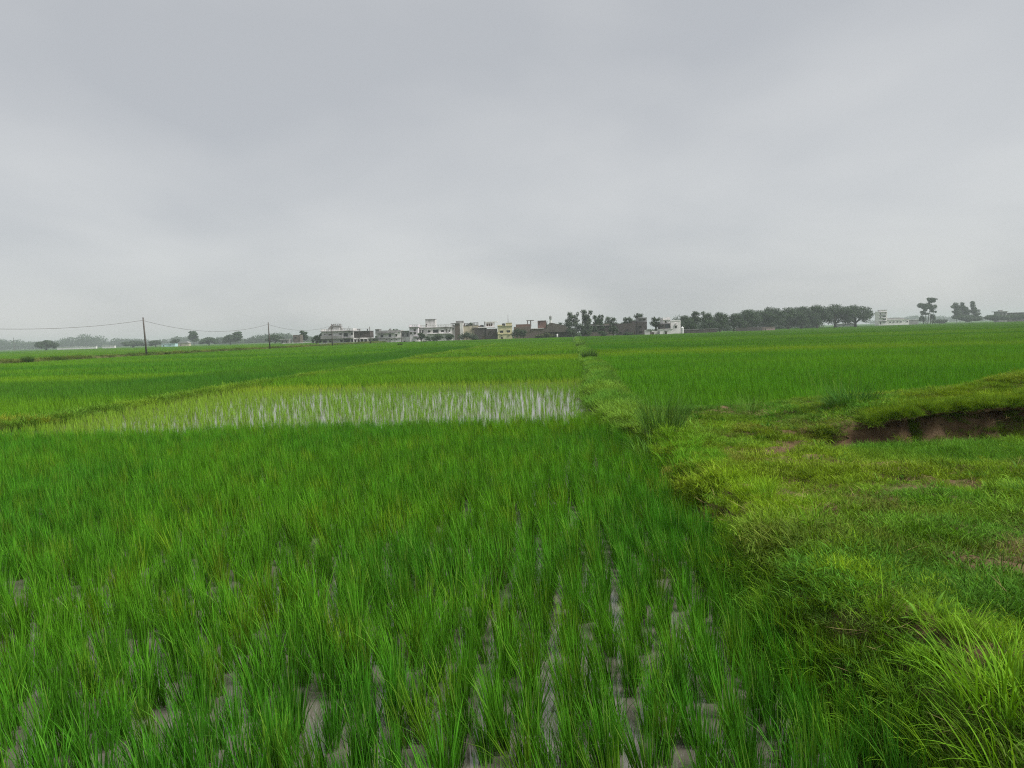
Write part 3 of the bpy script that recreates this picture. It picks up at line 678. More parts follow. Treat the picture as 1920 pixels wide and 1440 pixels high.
def make_tree(name, label, u, Y, h, wd, kind='round', leaf='mid', group=None, seed=0, n=None, lean=0.0, cat='tree', du=0.0):
    """h, wd in photograph pixels; stands at distance Y in column u"""
    s = Y / F; H = h * s; W = wd * s; r = random.Random(seed * 13 + 5)
    root = link(name, None, loc=(place(u, Y), Y, -0.08)); tag(root, label, cat, group)
    lobes = []; mb = MB(); bark = M_BARK
    if kind == 'round':                      # wide dome on a short trunk
        th = H * .24; tr = max(.16, W * .035)
        mb.tube([(0, 0, 0), (lean * .2, .05, th * .5), (lean * .4, 0, th), (lean * .6, 0, H * .55)], [tr * 1.35, tr, tr * .85, tr * .3])
        for i in range(26):
            a = r.uniform(0, 6.283); t_ = math.sqrt(r.random()) * .86; rr = W * .5 * t_
            top = H * (.97 - .52 * t_ ** 2.2); q_ = W * r.uniform(.11, .19); qz = min(q_ * .9, H * .17)
            z = top - qz * .8 if i % 3 else max(H * .30, top - qz * .8 - H * r.uniform(.12, .34))
            z = max(z, H * .27); lobes.append((math.cos(a) * rr, math.sin(a) * rr * .8, z, q_, q_, qz))
            if i % 3 == 0: mb.tube([(lean * .4, 0, th * .8), (math.cos(a) * rr * .45, math.sin(a) * rr * .4, th + (z - th) * .6), (math.cos(a) * rr, math.sin(a) * rr * .8, z)], [tr * .55, tr * .35, tr * .1], 5)
        lobes.append((0, 0, H * .56, W * .32, W * .28, H * .24))
    elif kind == 'tall':                     # upright narrow crown
        tr = max(.12, H * .016)
        mb.tube([(0, 0, 0), (.1, 0, H * .4), (0, .1, H * .9)], [tr * 1.3, tr, tr * .3])
        k = 8
        for i in range(k):
            z = H * (.36 + .56 * i / (k - 1)); ww = W * .5 * (math.sin(math.pi * (.22 + .56 * i / (k - 1))) ** .5)
            for j in range(2):
                a = r.uniform(0, 6.28); lobes.append((math.cos(a) * ww * .45, math.sin(a) * ww * .45, z, ww * .62, ww * .62, H * .085))
                mb.tube([(0, 0, z * .85), (math.cos(a) * ww * .45, math.sin(a) * ww * .45, z)], [tr * .4, tr * .12], 5)
    elif kind == 'cluster':                  # several upright stems sharing one crown, pale thin trunks
        bark = M_PALEBARK
        k = max(3, int(wd / 9))
        for i in range(k):
            x = (i / (k - 1) - .5) * W * .78 + r.uniform(-.3, .3); y = r.uniform(-1, 1) * W * .12; hh = H * r.uniform(.72, 1.0)
            tr = max(.09, H * .010); mb.tube([(x * .8, y, 0), (x * .9, y, hh * .5), (x, y, hh * .9)], [tr * 1.3, tr, tr * .3], 6)
            for j in range(6):
                z = hh * (.30 + .64 * j / 5); q_ = W * .165 * r.uniform(.7, 1.25) * (1.2 - .5 * j / 5)
                lobes.append((x + r.uniform(-.08, .08) * W, y + r.uniform(-.08, .08) * W, z, q_, q_, H * .09))
    elif kind == 'umbrella':                 # flat layers on bare stems
        tr = max(.14, H * .014); 
        for (x, z, rx, rz_) in ((.22, .92, .27, .055), (.15, .97, .18, .03), (-.12, .735, .33, .06), (.15, .70, .28, .065), (-.25, .70, .20, .035), (.0, .64, .30, .04),
                                (-.26, .485, .16, .022), (-.12, .42, .22, .03), (.30, .48, .12, .028), (-.36, .24, .15, .07), (.27, .30, .13, .07)):
            for j in range(5):
                ox = r.uniform(-.75, .75); lobes.append(((x + ox * rx) * W, r.uniform(-.1, .1) * W, (z + r.uniform(-.6, .6) * rz_ - .25 * abs(ox) * rz_) * H, rx * W * r.uniform(.35, .6), rx * W * .45, rz_ * H * r.uniform(.8, 1.7)))
        for j in range(7): lobes.append((r.uniform(-.2, .25) * W, r.uniform(-.08, .08) * W, H * r.uniform(.5, .95), W * .10, W * .1, H * .05))
        for x0, x1, zt in ((-.02, .20, .92), (.12, .18, .72), (-.10, -.14, .74), (-.24, -.28, .48), (.24, .28, .48)):
            mb.tube([(x0 * W, 0, 0), ((x0 * .6 + x1 * .4) * W, .1, zt * H * .5), (x1 * W, 0, zt * H)], [tr * 1.2, tr * .9, tr * .3], 6)
    elif kind == 'bush':
        for i in range(9):
            a = r.uniform(0, 6.28); rr = W * .36 * math.sqrt(r.random()); z = H * r.uniform(.32, .68)
            q_ = W * r.uniform(.14, .22); lobes.append((math.cos(a) * rr, math.sin(a) * rr * .7, z, q_, q_, H * r.uniform(.2, .3)))
            mb.tube([(math.cos(a) * rr * .3, math.sin(a) * rr * .2, 0), (math.cos(a) * rr, math.sin(a) * rr * .7, z)], [.07, .03], 5)
    elif kind == 'arch':                     # drooping crown with several arching limbs
        tr = max(.12, H * .018)
        for i in range(6):
            a = i * 1.05 + r.uniform(-.3, .3); rr = W * .42 * r.uniform(.6, 1)
            top = (math.cos(a) * rr * .55, math.sin(a) * rr * .4, H * r.uniform(.78, .95)); end = (math.cos(a) * rr, math.sin(a) * rr * .7, H * r.uniform(.55, .7))
            mb.tube([(0, 0, 0), (math.cos(a) * rr * .15, 0, H * .45), top, end], [tr, tr * .7, tr * .35, tr * .15], 6)
            lobes.append((*top, W * .17, W * .15, H * .10)); lobes.append((*end, W * .15, W * .14, H * .13)); lobes.append((top[0] * .4, top[1] * .4, H * .6, W * .2, W * .16, H * .16))
    mb.build('trunk' if kind != 'bush' else 'stem', bark, root, smooth=True)
    nl = n or int(min(11000, max(900, (110 if kind == 'cluster' else 56) * W * H)))
    link('crown' if kind != 'bush' else 'foliage', leaves_mesh('crown', lobes, nl, max(.3, min(.7, 0.0012 * Y)), LEAF[leaf], seed), root)
    return root

# ------------------------------------------------------------------ village houses
P_WHITE = plaster('lime_wash', (0.72, 0.70, 0.69), (0.18, 0.17, 0.16), .75)
P_CLEAN = plaster('fresh_white', (0.80, 0.77, 0.77), (0.36, 0.34, 0.34), .4)
P_LILAC = plaster('pale_lilac_wash', (0.70, 0.66, 0.70), (0.28, 0.24, 0.25), .6)
P_GREY = plaster('grey_cement', (0.30, 0.295, 0.29), (0.11, 0.11, 0.11), .7)
P_CREAM = plaster('cream_paint', (0.66, 0.61, 0.40), (0.35, 0.31, 0.20), .4)
P_BUFF = plaster('buff_wash', (0.50, 0.46, 0.34), (0.20, 0.18, 0.13), .6)
P_BRICK = plaster('dark_brick', (0.092, 0.078, 0.074), (0.045, 0.042, 0.043), .7)
P_RED = plaster('red_brick', (0.17, 0.10, 0.085), (0.09, 0.065, 0.06), .6)
P_BROWN = plaster('brown_mud_wall', (0.140, 0.115, 0.098), (0.08, 0.066, 0.06), .6)
P_ROSE = plaster('rose_wall', (0.42, 0.30, 0.29), (0.24, 0.19, 0.18), .5)
P_THATCH = plaster('old_thatch', (0.13, 0.115, 0.10), (0.07, 0.063, 0.058), .8)
P_BLUE = plaster('pale_blue_wash', (0.42, 0.62, 0.64), (0.30, 0.40, 0.40), .4)
M_PANE_SHADE = plain('dark_pane_and_shade', (0.030, 0.032, 0.036), .25, .5, .2)  # window panes, and the painted shade inside the verandas
M_FRAME = plain('window_frame', (0.16, 0.14, 0.12), .7, .3, .2)
M_DOOR = plain('wooden_door', (0.115, 0.065, 0.045), .7, .3, .3)
M_IRON = plain('rusty_iron', (0.085, 0.07, 0.062), .7, .3, .3)
M_POLE = plain('weathered_pole', (0.095, 0.085, 0.078), .85, .2, .25)
M_TANK = plain('black_tank', (0.05, 0.05, 0.055), .5, .4, .2)
M_WTANK = plain('white_tank', (0.62, 0.62, 0.62), .5, .4, .15)

def wall_mesh(x0, x1, z0, z1, depth, holes, reveal=.28):
    """a block whose front (towards the camera) is pierced by holes (x0, x1, z0, z1)"""
    mb = MB()
    xs_ = sorted({x0, x1, *[h[0] for h in holes], *[h[1] for h in holes]}); zs_ = sorted({z0, z1, *[h[2] for h in holes], *[h[3] for h in holes]})
    for i in range(len(xs_) - 1):
        for j in range(len(zs_) - 1):
            cx, cz = (xs_[i] + xs_[i+1]) / 2, (zs_[j] + zs_[j+1]) / 2
            if any(h[0] < cx < h[1] and h[2] < cz < h[3] for h in holes): continue
            mb.quad((xs_[i], 0, zs_[j]), (xs_[i+1], 0, zs_[j]), (xs_[i+1], 0, zs_[j+1]), (xs_[i], 0, zs_[j+1]))
    for a, b, c, d in holes:
        mb.quad((a, 0, c), (a, reveal, c), (b, reveal, c), (b, 0, c)); mb.quad((a, 0, d), (b, 0, d), (b, reveal, d), (a, reveal, d))
        mb.quad((a, 0, c), (a, 0, d), (a, reveal, d), (a, reveal, c)); mb.quad((b, 0, c), (b, reveal, c), (b, reveal, d), (b, 0, d))
        mb.quad((a, reveal, c), (b, reveal, c), (b, reveal, d), (a, reveal, d))
    mb.quad((x0, 0, z0), (x0, 0, z1), (x0, depth, z1), (x0, depth, z0)); mb.quad((x1, 0, z0), (x1, depth, z0), (x1, depth, z1), (x1, 0, z1))
    mb.quad((x0, depth, z0), (x0, depth, z1), (x1, depth, z1), (x1, depth, z0)); mb.quad((x0, 0, z1), (x1, 0, z1), (x1, depth, z1), (x0, depth, z1))
    return mb
class House:
    """built in photograph pixels: x from column u0, z above the ground line; scaled to metres at distance Y"""
    def __init__(s, name, label, u0, Y, cat='house', group=None, rz=0.0):
        s.s = Y / F; s.u0 = u0; s.Y = Y
        s.root = link(name, None, loc=(place(u0, Y), Y, -0.08), rz=rz); tag(s.root, label, cat, group, 'thing')
    def X(s, u): return (u - s.u0) * s.s
    def block(s, u0, u1, z0, z1, depth, mat, openings=(), name='wall', y=0.0):
        """openings: (u0, u1, z0, z1, 'w' | 'd' | 'a' | 'v')  window, door, arched window, open veranda"""
        k = s.s; H = [(s.X(a), s.X(b), c * k, d * k) for a, b, c, d, *_ in openings]
        z0m = z0 * k
        o = wall_mesh(s.X(u0), s.X(u1), z0m, z1 * k, depth, H).build(name, mat, s.root, (0, y, 0))
        for (a, b, c, d), op in zip(H, openings):
            t = op[4]
            if t == 'v':
                wv = b - a; nc = max(1, int(round(wv / 1.6)))
                MB().box(a + .01, b - .01, .20, .27, c + .01, d - .01).build('veranda_shade_panel', M_PANE_SHADE, s.root, (0, y, 0))  # dark panel stands in for the shade within the open veranda
                for i in range(1, nc):
                    x = a + wv * i / nc; MB().box(x - .10, x + .10, .02, .19, c + .005, d - .005).build('column', mat, s.root, (0, y, 0))
            elif t == 'd':
                dr = MB().box(a + .01, b - .01, .17, .25, c + .01, d - .01).build('door', M_DOOR, s.root, (0, y, 0))
                f = MB(); f.box(a - .05, a + .06, -.03, .16, c + .011, d); f.box(b - .06, b + .05, -.03, .16, c + .011, d); f.box(a + .061, b - .061, -.03, .16, d - .07, d + .05)
                f.build('frame', M_FRAME, dr)
            else:
                wn = MB().box(a + .01, b - .01, .20, .26, c + .01, d - .01).build('window', M_PANE_SHADE, s.root, (0, y, 0))
                f = MB(); m_ = (a + b) / 2
                f.box(a + .005, a + .06, .12, .19, c + .01, d - .01); f.box(b - .06, b - .005, .12, .19, c + .01, d - .01); f.box(m_ - .03, m_ + .03, .12, .19, c + .07, d - .07)
                f.box(a + .061, b - .061, .12, .19, c + .01, c + .065); f.box(a + .061, b - .061, .12, .19, d - .065, d - .01)
                f.build('frame', M_FRAME, wn)
                if t == 'a':                  # raised arched hood over the window
                    w2 = (b - a) / 2 + .16; pts = [(m_ + w2 * math.cos(q_), d + .02 + .5 * w2 * math.sin(q_)) for q_ in np.linspace(0, math.pi, 9)]
                    MB().prism(pts, -.16, -.003).build('window_hood', mat, wn)
                else:
                    MB().box(a - .2, b + .2, -.42, -.003, d + .06, d + .16).build('sunshade', mat, wn)
        return o
    def ledge(s, u0, u1, z0, z1, out_, mat, name='cornice', y=0.0, depth=.25):
        return MB().box(s.X(u0), s.X(u1), y - out_, y + depth, z0 * s.s, z1 * s.s).build(name, mat, s.root)
    def parapet(s, u0, u1, z0, z1, depth, mat, balusters=True, y=0.0):
        k = s.s; a, b = s.X(u0), s.X(u1); lo, hi = z0 * k, z1 * k; mb = MB()
        if balusters:
            mb.box(a, b, y - .12, y + .08, lo + .004, lo + .18); mb.box(a, b, y - .12, y + .08, hi - .14, hi)
            n_ = max(3, int((b - a) / .55))
            for i in range(n_ + 1):
                x = a + (b - a - .22) * i / n_; mb.box(x, x + .22, y - .10, y + .06, lo + .181, hi - .141)
        else: mb.box(a, b, y - .10, y + .12, lo + .004, hi)
        mb.box(a, a + .18, y + .121, y + depth, lo + .004, hi - .02); mb.box(b - .18, b, y + .121, y + depth, lo + .004, hi - .02)
        return mb.build('parapet', mat, s.root)
    def tank(s, u, z, w, h, mat=M_TANK, y=2.0):
        k = s.s; x = s.X(u); R_ = w * k / 2
        return MB().tube([(x, y, z * k), (x, y, (z + h * .8) * k), (x, y, (z + h * .93) * k), (x, y, (z + h) * k)], [R_, R_, R_ * .7, R_ * .3], 12).build('water_tank', mat, s.root)
    def mast(s, u, z, h, y=2.0, arms=()):
        k = s.s; x = s.X(u); mb = MB().tube([(x, y, z * k), (x, y, (z + h) * k)], [.06, .035], 6)
        for q_, l in arms: mb.tube([(x - l * k / 2, y, (z + h * q_) * k), (x + l * k / 2, y, (z + h * q_) * k)], [.035, .035], 5)
        return mb.build('aerial', M_IRON, s.root)

VY = 255.0
# 1 weathered three storey house at the left end
h = House('village_house', 'weathered three storey white house with stair tower at the left end of the village', 604, VY)
h.block(604, 644, 0, 25, 8, P_WHITE, [(605, 613, 5, 9, 'w'), (617.5, 622, 5, 8.6, 'w'), (638, 643, 5.2, 9, 'w'), (609, 611, 19, 20.8, 'w'), (618, 622, 18, 20.8, 'w'), (637, 641.5, 18.6, 21.4, 'w')])
h.block(644.1, 663, 0, 24.6, 7.4, P_WHITE, [(645, 656, 4, 11, 'v'), (658, 662, 4.5, 10.5, 'v'), (645, 652.5, 15, 22, 'v'), (658, 662, 18, 22, 'w')], y=.35)
h.ledge(603, 644, 11.6, 12.4, 1.3, P_GREY, 'balcony_slab'); h.parapet(603.4, 643.4, 12.4, 17, .9, P_GREY, False, -1.2)
h.ledge(644.2, 664, 12, 12.8, .8, P_GREY, 'balcony_slab')
h.ledge(602.6, 663.6, 25, 26, .7, P_GREY, 'cornice', depth=8); h.parapet(603, 663, 26, 30, 7, P_WHITE)
h.block(624, 636, 26, 34.5, 3.5, P_WHITE, [], 'stair_tower', 1.6); h.ledge(623, 637.5, 34.5, 35.4, .4, P_GREY, 'cornice', 1.6, 3.6); h.parapet(624, 636, 35.4, 39.5, 3, P_GREY, True, 1.7)
k = h.s; MB().prism([(h.X(611), 26 * k), (h.X(623.8), 26 * k), (h.X(623.8), 38.5 * k), (h.X(621.5), 38.5 * k), (h.X(614), 32 * k)], 2.2, 4.4).build('stair_roof', P_GREY, h.root)
MB().prism([(h.X(636.4), 26 * k), (h.X(641), 26 * k), (h.X(638.5), 33 * k), (h.X(636.4), 35 * k)], 2.2, 4.2).build('roof_ramp', P_GREY, h.root)
h.mast(653, 30, 5)
h2 = House('compound_wall', 'low pale compound wall before the weathered three storey house', 598, VY - 9, 'wall')
h2.block(598, 656, 0, 4.6, .3, P_WHITE); h2.ledge(597.6, 656.4, 4.6, 5.1, .08, P_GREY, 'coping', 0, .42)
# 2 dark upper, white lower
h = House('village_house', 'two storey house with dark upper wall and white lower wall behind the pole', 663.6, VY + 1)
h.block(663.6, 695, 0, 12, 7, P_WHITE, [(665.5, 668.5, 4, 9, 'w'), (671, 674, 2, 9.5, 'd'), (677, 681, 4, 9.5, 'w'), (684, 688, 4, 9, 'w')])
h.block(663.8, 694.6, 12.02, 24, 6.5, P_BRICK, [(676.5, 680, 16, 20, 'w')], 'upper_wall', .12); h.ledge(663.3, 695.3, 23.99, 24.8, .25, P_GREY, 'cornice', .12, 6.4)
h.tank(669.4, 24.8, 3.4, 3.2, M_WTANK, 2.4); h.ledge(667.4, 673.5, 28.2, 29, .2, P_GREY, 'tank_stand', 2.2, 1.6); h.block(671.8, 673.4, 24.8, 28.2, 1.0, P_GREY, [], 'tank_pillar', 2.4); h.tank(688, 24.8, 2.4, 3.4)
# 3 long white two storey
h = House('village_house', 'long two storey white house with round vents below its upper windows', 704.5, VY)
h.block(704.5, 752, 0, 20.5, 8, P_WHITE, [(714.5, 719, 11.8, 16, 'w'), (729, 734, 12, 17.6, 'w'), (742, 745, 12, 17, 'w'), (724, 726, 6.2, 8, 'w'), (733.6, 735.6, 6.2, 8, 'w'), (742.8, 745, 6.4, 8.4, 'w')])
h.ledge(704, 752, 9.6, 10.3, .35, P_GREY, 'string_course'); h.ledge(709, 740, 18.6, 19.3, .7, P_GREY, 'chajja'); h.ledge(704.2, 752.4, 20.5, 21.2, .25, P_GREY, 'cornice', 0, 8); h.parapet(712, 752, 21.2, 24.2, 7, P_GREY, False, .1)
h.block(704.6, 712, 21.22, 26.4, 4, P_GREY, [], 'stair_tower', .2); h.ledge(704, 712.6, 26.4, 27.2, .3, P_GREY, 'cornice', .2, 4.2)
MB().prism([(h.X(727.5), 24.2 * h.s), (h.X(733), 24.2 * h.s), (h.X(732.4), 27.8 * h.s), (h.X(730.6), 27.6 * h.s)], 1.2, 2.6).build('roof_shed', P_GREY, h.root)
h.block(752.1, 768, 0, 10.5, 7, P_WHITE, [(757, 759.5, 2, 4, 'w')], 'wing_wall', .2); h.block(752.2, 767.6, 10.52, 22, 6.6, P_GREY, [(753.5, 757, 12.5, 18, 'v'), (763, 765, 12.5, 18, 'v')], 'wing_upper_wall', .9); h.ledge(752, 768, 22, 22.8, .3, P_WHITE, 'cornice', .9, 6)
# 4 lilac white tower house
h = House('village_house', 'narrow lilac white tower house with overhanging parapet', 768.5, VY - 1)
h.block(768.5, 785, 0, 28.4, 7, P_LILAC, [(769.4, 773, 15.5, 19.4, 'w'), (777, 780.4, 15.5, 19.4, 'w'), (776.5, 780, 21, 25, 'a'), (779.6, 781.4, 26, 27.5, 'w'), (774, 778, .5, 3, 'd')])
h.ledge(767.6, 786, 28.4, 29.2, .6, P_GREY, 'cornice', 0, 7); h.parapet(768, 785.6, 29.2, 33.6, 6.4, P_LILAC); h.ledge(776, 783.6, 11, 11.7, .9, P_GREY, 'chajja')
# 5 long house with arches and roof room
h = House('village_house', 'long white house with arched windows and a square room on its roof', 785.6, VY + 2)
h.block(785.6, 848, 0, 26.4, 9, P_WHITE, [(787, 789.6, 17, 23, 'a'), (792, 794.6, 17, 23, 'a'), (803, 808, 18, 22, 'w'), (812.5, 823, 17, 23, 'v'), (827, 833, 18, 21.6, 'a'), (837, 838.4, 17, 24, 'w'), (842, 844, 18, 22, 'w')])
h.ledge(785.7, 849, 26.4, 27.2, .5, P_GREY, 'cornice', 0, 9); h.parapet(786, 848.6, 27.2, 32, 8.4, P_WHITE); h.ledge(802, 846, 15, 15.8, .7, P_CLEAN, 'balcony_slab')
h.block(797.5, 816, 27.22, 42.5, 4.5, P_WHITE, [(798.4, 800.6, 29, 34, 'd')], 'roof_room', 2.2); h.ledge(797, 816.5, 42.5, 43.2, .2, P_GREY, 'cornice', 2.2, 4.6)
# 6 grey brown block
h = House('village_house', 'grey block with a brown brick front and flat roof room', 848.6, VY + 3)
h.block(848.6, 853.4, 0, 30, 8, P_GREY, [(850, 851.4, 22, 24.5, 'w')]); h.block(853.5, 863, 0, 33, 8, P_BROWN, [], 'brick_front', .05); h.block(863.1, 868.5, 0, 34, 8, P_WHITE, [], 'side_wall', .02)
h.ledge(846, 863, 33.01, 34, .3, P_GREY, 'cornice', .05, 8); h.block(855.5, 869.5, 34.2, 38, 4, P_GREY, [], 'roof_room', 1.0)
# 7, 8 small buff houses
h = House('village_house', 'small buff house with a dark railing on its roof', 869.5, VY + 6)
h.block(869.5, 886, 0, 28, 7, P_BUFF, []); h.parapet(871, 882, 28.01, 33, 3, P_BRICK); 
h = House('village_house', 'slim buff house with open roof frame beside the dark brick house', 886.5, VY + 6)
h.block(886.5, 897, 0, 28.5, 7, P_BUFF, [(887.2, 889, 19.5, 22, 'w'), (890.4, 892.2, 19.5, 22, 'w')]); h.ledge(886, 895, 24, 24.7, .6, P_GREY, 'chajja'); h.parapet(887, 897.4, 28.51, 34, 3, P_GREY)
# 9 dark brick with white upper storey
h = House('village_house', 'dark brick house carrying a white upper storey with three openings', 890, VY + 1)
h.block(890, 912, 0, 23.6, 8, P_BRICK, [(904, 914 - 4, 3, 8.5, 'd')]); h.block(912.1, 932, 0, 21.5, 8, P_BRICK, [(920, 922, 13, 17, 'w')], 'wing_wall', -.4)
h.ledge(897, 929.5, 23.62, 25, .3, P_CLEAN, 'floor_slab', .1, 6); h.block(911, 927.4, 25.02, 34, 5, P_CLEAN, [(913, 915.8, 26.4, 31.4, 'd'), (917, 919.8, 26.4, 31.4, 'd'), (921, 923.6, 26.4, 31.4, 'd')], 'upper_storey', 1.2)
h.ledge(910, 934, 34, 35, .5, P_CLEAN, 'roof_slab', 1.2, 5); h.block(908.6, 910.4, 25.02, 35.6, 1.0, P_GREY, [], 'pillar', 1.2); h.tank(904, 25, 7, 4.5); h.block(897, 903, 25.02, 28, 2, P_BROWN, [], 'roof_wall', 1.4)
# 10 cream house
h = House('village_house', 'cream yellow two storey house with two arched windows', 933.6, VY - 2)
h.block(933.6, 961, 0, 26, 9, P_CREAM, [(938, 944, 13.4, 17.6, 'a'), (950.6, 956.8, 13.6, 17.8, 'a'), (939.4, 943.2, .6, 5.6, 'd'), (954, 956.4, 8.6, 9.6, 'w'), (939.6, 942, 8.4, 9.6, 'w')])
h.ledge(933.4, 961.2, 11.4, 12, .2, P_CREAM, 'string_course'); h.ledge(933.2, 961.6, 26, 26.8, .3, P_BUFF, 'cornice', 0, 9); h.parapet(933.6, 942.5, 26.8, 28.4, 8, P_CREAM, False); h.block(949, 960.6, 26.82, 31.4, 4, P_CREAM, [], 'stair_room', .6); h.tank(945, 26.8, 6, 4.6, M_TANK, 1.6)
h.ledge(948.6, 961, 31.42, 32, .2, P_BUFF, 'cornice', .6, 4.2); h.mast(953.6, 32, 15, 2.0, ((.2, 4), (.36, 3)))
# 11 red brick
h = House('village_house', 'unfinished red brick house with roof pillars right of the cream house', 964, VY + 4)
h.block(964, 996, 0, 23.6, 8, P_BROWN, []); h.parapet(968, 995, 23.62, 28, 6, P_RED, False, .1)
h.block(996.1, 1027, 0, 19, 8, P_BROWN, [(1005, 1008, 3, 9, 'd')], 'lower_wall', -.4); h.ledge(998, 1020, 19, 19.8, .3, P_CLEAN, 'roof_slab', -.4, 7)
h.block(995, 997, 23.7, 34, .8, P_BROWN, [], 'roof_pillar', 1.0); h.block(989.5, 991, 28.1, 34.2, .8, P_BROWN, [], 'roof_pillar', 1.0); h.ledge(988, 1002.5, 34.2, 35.4, .2, P_BROWN, 'beam', 1.0, .8)
h.block(1010, 1025, 19.82, 33.4, 5, P_RED, [(1011, 1012.6, 25, 31, 'w')], 'upper_room', 1.2); h.ledge(1009.6, 1025.4, 33.4, 34, .15, P_BROWN, 'cornice', 1.2, 5); h.ledge(1001, 1010, 30, 30.8, .1, P_CLEAN, 'beam', 1.2, 1.0)
h = House('mud_wall', 'brown mud wall with doorway below the red brick house', 986, VY - 9, 'wall')
h.block(986, 1010, 0, 11.4, .5, P_BROWN, [(1005.4, 1008.4, .4, 6.4, 'd')])
# 12 big thatched shed
h = House('thatched_shed', 'large dark thatched shed with sloping roof behind the white clad figure', 1024, VY + 3, 'shed')
h.block(1030, 1072, 0, 12, 7, P_BRICK, [(1040, 1044, .5, 8, 'v')])
MB().prism([(h.X(1022), 12 * h.s), (h.X(1078), 11 * h.s), (h.X(1072), 15 * h.s), (h.X(1056), 25 * h.s), (h.X(1048), 25.5 * h.s), (h.X(1040), 28 * h.s), (h.X(1033), 29.5 * h.s), (h.X(1027), 23 * h.s)], -.9, 7.6).build('roof', P_THATCH, h.root)
h = House('minaret', 'slender distant minaret spike above the thatched shed', 1033, VY + 130, 'minaret')
k = h.s; MB().tube([(0, 0, 0), (0, 0, 31 * k), (0, 0, 33 * k), (0, 0, 33.4 * k)], [.75, .5, .5, .95], 10).build('shaft', P_WHITE, h.root)
MB().tube([(0, 0, 33.4 * k), (0, 0, 36 * k), (0, 0, 37.2 * k), (0, 0, 38.4 * k), (0, 0, 40 * k)], [.6, .6, .75, .35, .05], 10).build('finial', P_GREY, h.root)
# 13 low brick rows
h = House('brick_shed', 'long low dark brick shed behind the thin pale trunks', 1094, VY + 6, 'shed')
h.block(1094, 1147, 0, 21, 7, P_BRICK, [(1104, 1107, 2, 8, 'd'), (1120, 1123, 2, 8, 'd'), (1133, 1135, 10, 13, 'w')]); h.ledge(1093.4, 1147.6, 21, 21.8, .4, P_GREY, 'roof_slab', 0, 7); h.parapet(1098, 1143, 21.8, 24.4, 5, P_BROWN, False, .2); h.tank(1115, 24, 4, 4.6, M_WTANK, 1.6)
h.block(1094, 1146, 0, 9, .4, P_BROWN, [], 'yard_wall', -4)
h = House('brick_house', 'dark brown brick house with broken roofline left of the white hut', 1147.6, VY + 4)
h.block(1147.6, 1157, 0, 19, 6, P_GREY, [(1150, 1152, 4, 8, 'w')], 'side_wall', .3); h.block(1157.1, 1195, 0, 24, 8, P_BRICK, [(1163, 1166, 4, 8, 'w'), (1176, 1178, 10, 13, 'w'), (1188, 1191, 2, 9, 'd')])
h.block(1195.1, 1213, 0, 26, 8, P_BRICK, [(1199, 1202, 14, 18, 'w'), (1200, 1203, 4, 8, 'w')], 'wing_wall', -.3); h.block(1186, 1195, 24.02, 27.6, 3, P_BRICK, [], 'roof_room', 1); h.block(1198, 1213.6, 26.02, 33, 5, P_GREY, [(1200, 1203.6, 28, 31, 'w'), (1206.6, 1210.4, 28, 31, 'w')], 'upper_storey', .6); h.ledge(1197.4, 1214, 33, 34, .3, P_GREY, 'cornice', .6, 5)
h = House('broken_wall', 'crumbling whitewashed yard wall left of the white hut', 1209, VY - 5, 'wall')
h.block(1209, 1218.6, 0, 11, .5, P_WHITE); h.block(1218.7, 1222, 0, 7.6, .5, P_BROWN, [], 'brick_patch', .03); h.block(1222.1, 1227, 0, 9, .5, P_WHITE, [(1222.6, 1226, .4, 6.4, 'd')], 'gate_wall', .01); h.block(1227.1, 1237, 0, 8.6, .5, P_WHITE, [], 'end_wall', .04); h.ledge(1212, 1221, 11.2, 12.4, .3, P_GREY, 'coping', 0, .8)
h = House('white_hut', 'small white flat roofed hut with one dark doorway', 1237.6, VY - 6, 'hut')
h.block(1237.6, 1261, 0, 11.2, 4.5, P_CLEAN, [(1247, 1250.4, .3, 6.2, 'd')]); h.ledge(1237, 1261.6, 11.2, 12, .2, P_CLEAN, 'roof_slab', 0, 4.6); h.ledge(1246, 1252, 8, 8.6, .7, P_GREY, 'chajja')
h = House('village_house', 'brown two storey house topped by a white roof room behind the white hut', 1239, VY + 3)
h.block(1239.6, 1257, 0, 21.6, 6, P_BRICK, [(1247, 1256, 13, 20.6, 'v'), (1241, 1244, 14, 19, 'w')]); h.block(1244, 1257.4, 21.62, 28.4, 5, P_CLEAN, [(1248, 1250.4, 22.4, 26, 'd')], 'roof_room', .5); h.ledge(1243.4, 1258.2, 28.4, 29.2, .5, P_WHITE, 'roof_slab', .5, 5); h.parapet(1244, 1257.6, 29.2, 32.8, 4.6, P_CLEAN, True, .5)
h = House('village_house', 'plain white block with one small window right of the roof room', 1257.6, VY + 3.4)
h.block(1257.6, 1276.5, 0, 25.4, 6, P_CLEAN, [(1265.6, 1269.4, 12, 17, 'w'), (1266.6, 1268.4, 19, 20.6, 'w')]); h.parapet(1258, 1276.2, 25.42, 27, 5.4, P_CLEAN, False)
MB().tube([(0, 0, 0), (0, 0, 13.0 * VY / F), (0, 0, 15.0 * VY / F)], [.45, .5, .1], 10).build('water_cistern', M_WTANK, None, (place(1279.5, VY), VY, -.08))
tag(bpy.data.objects['water_cistern'], 'small white cistern standing right of the plain white block', 'cistern')
h = House('yard_wall', 'long dark brick yard wall below the trees right of the white hut', 1262, VY + 8, 'wall')
h.block(1262, 1345, 0, 8.4, .4, P_BRICK); h.ledge(1261.6, 1345.4, 8.4, 9.2, .1, P_GREY, 'coping', 0, .6)
h = House('yard_wall', 'low dark wall running behind the grove trunks', 1392, 330, 'wall')
h.block(1380, 1432, 0, 8, .5, P_BRICK)
h = House('pink_shed', 'small dusky pink wall under the grove', 1433, 322, 'shed')
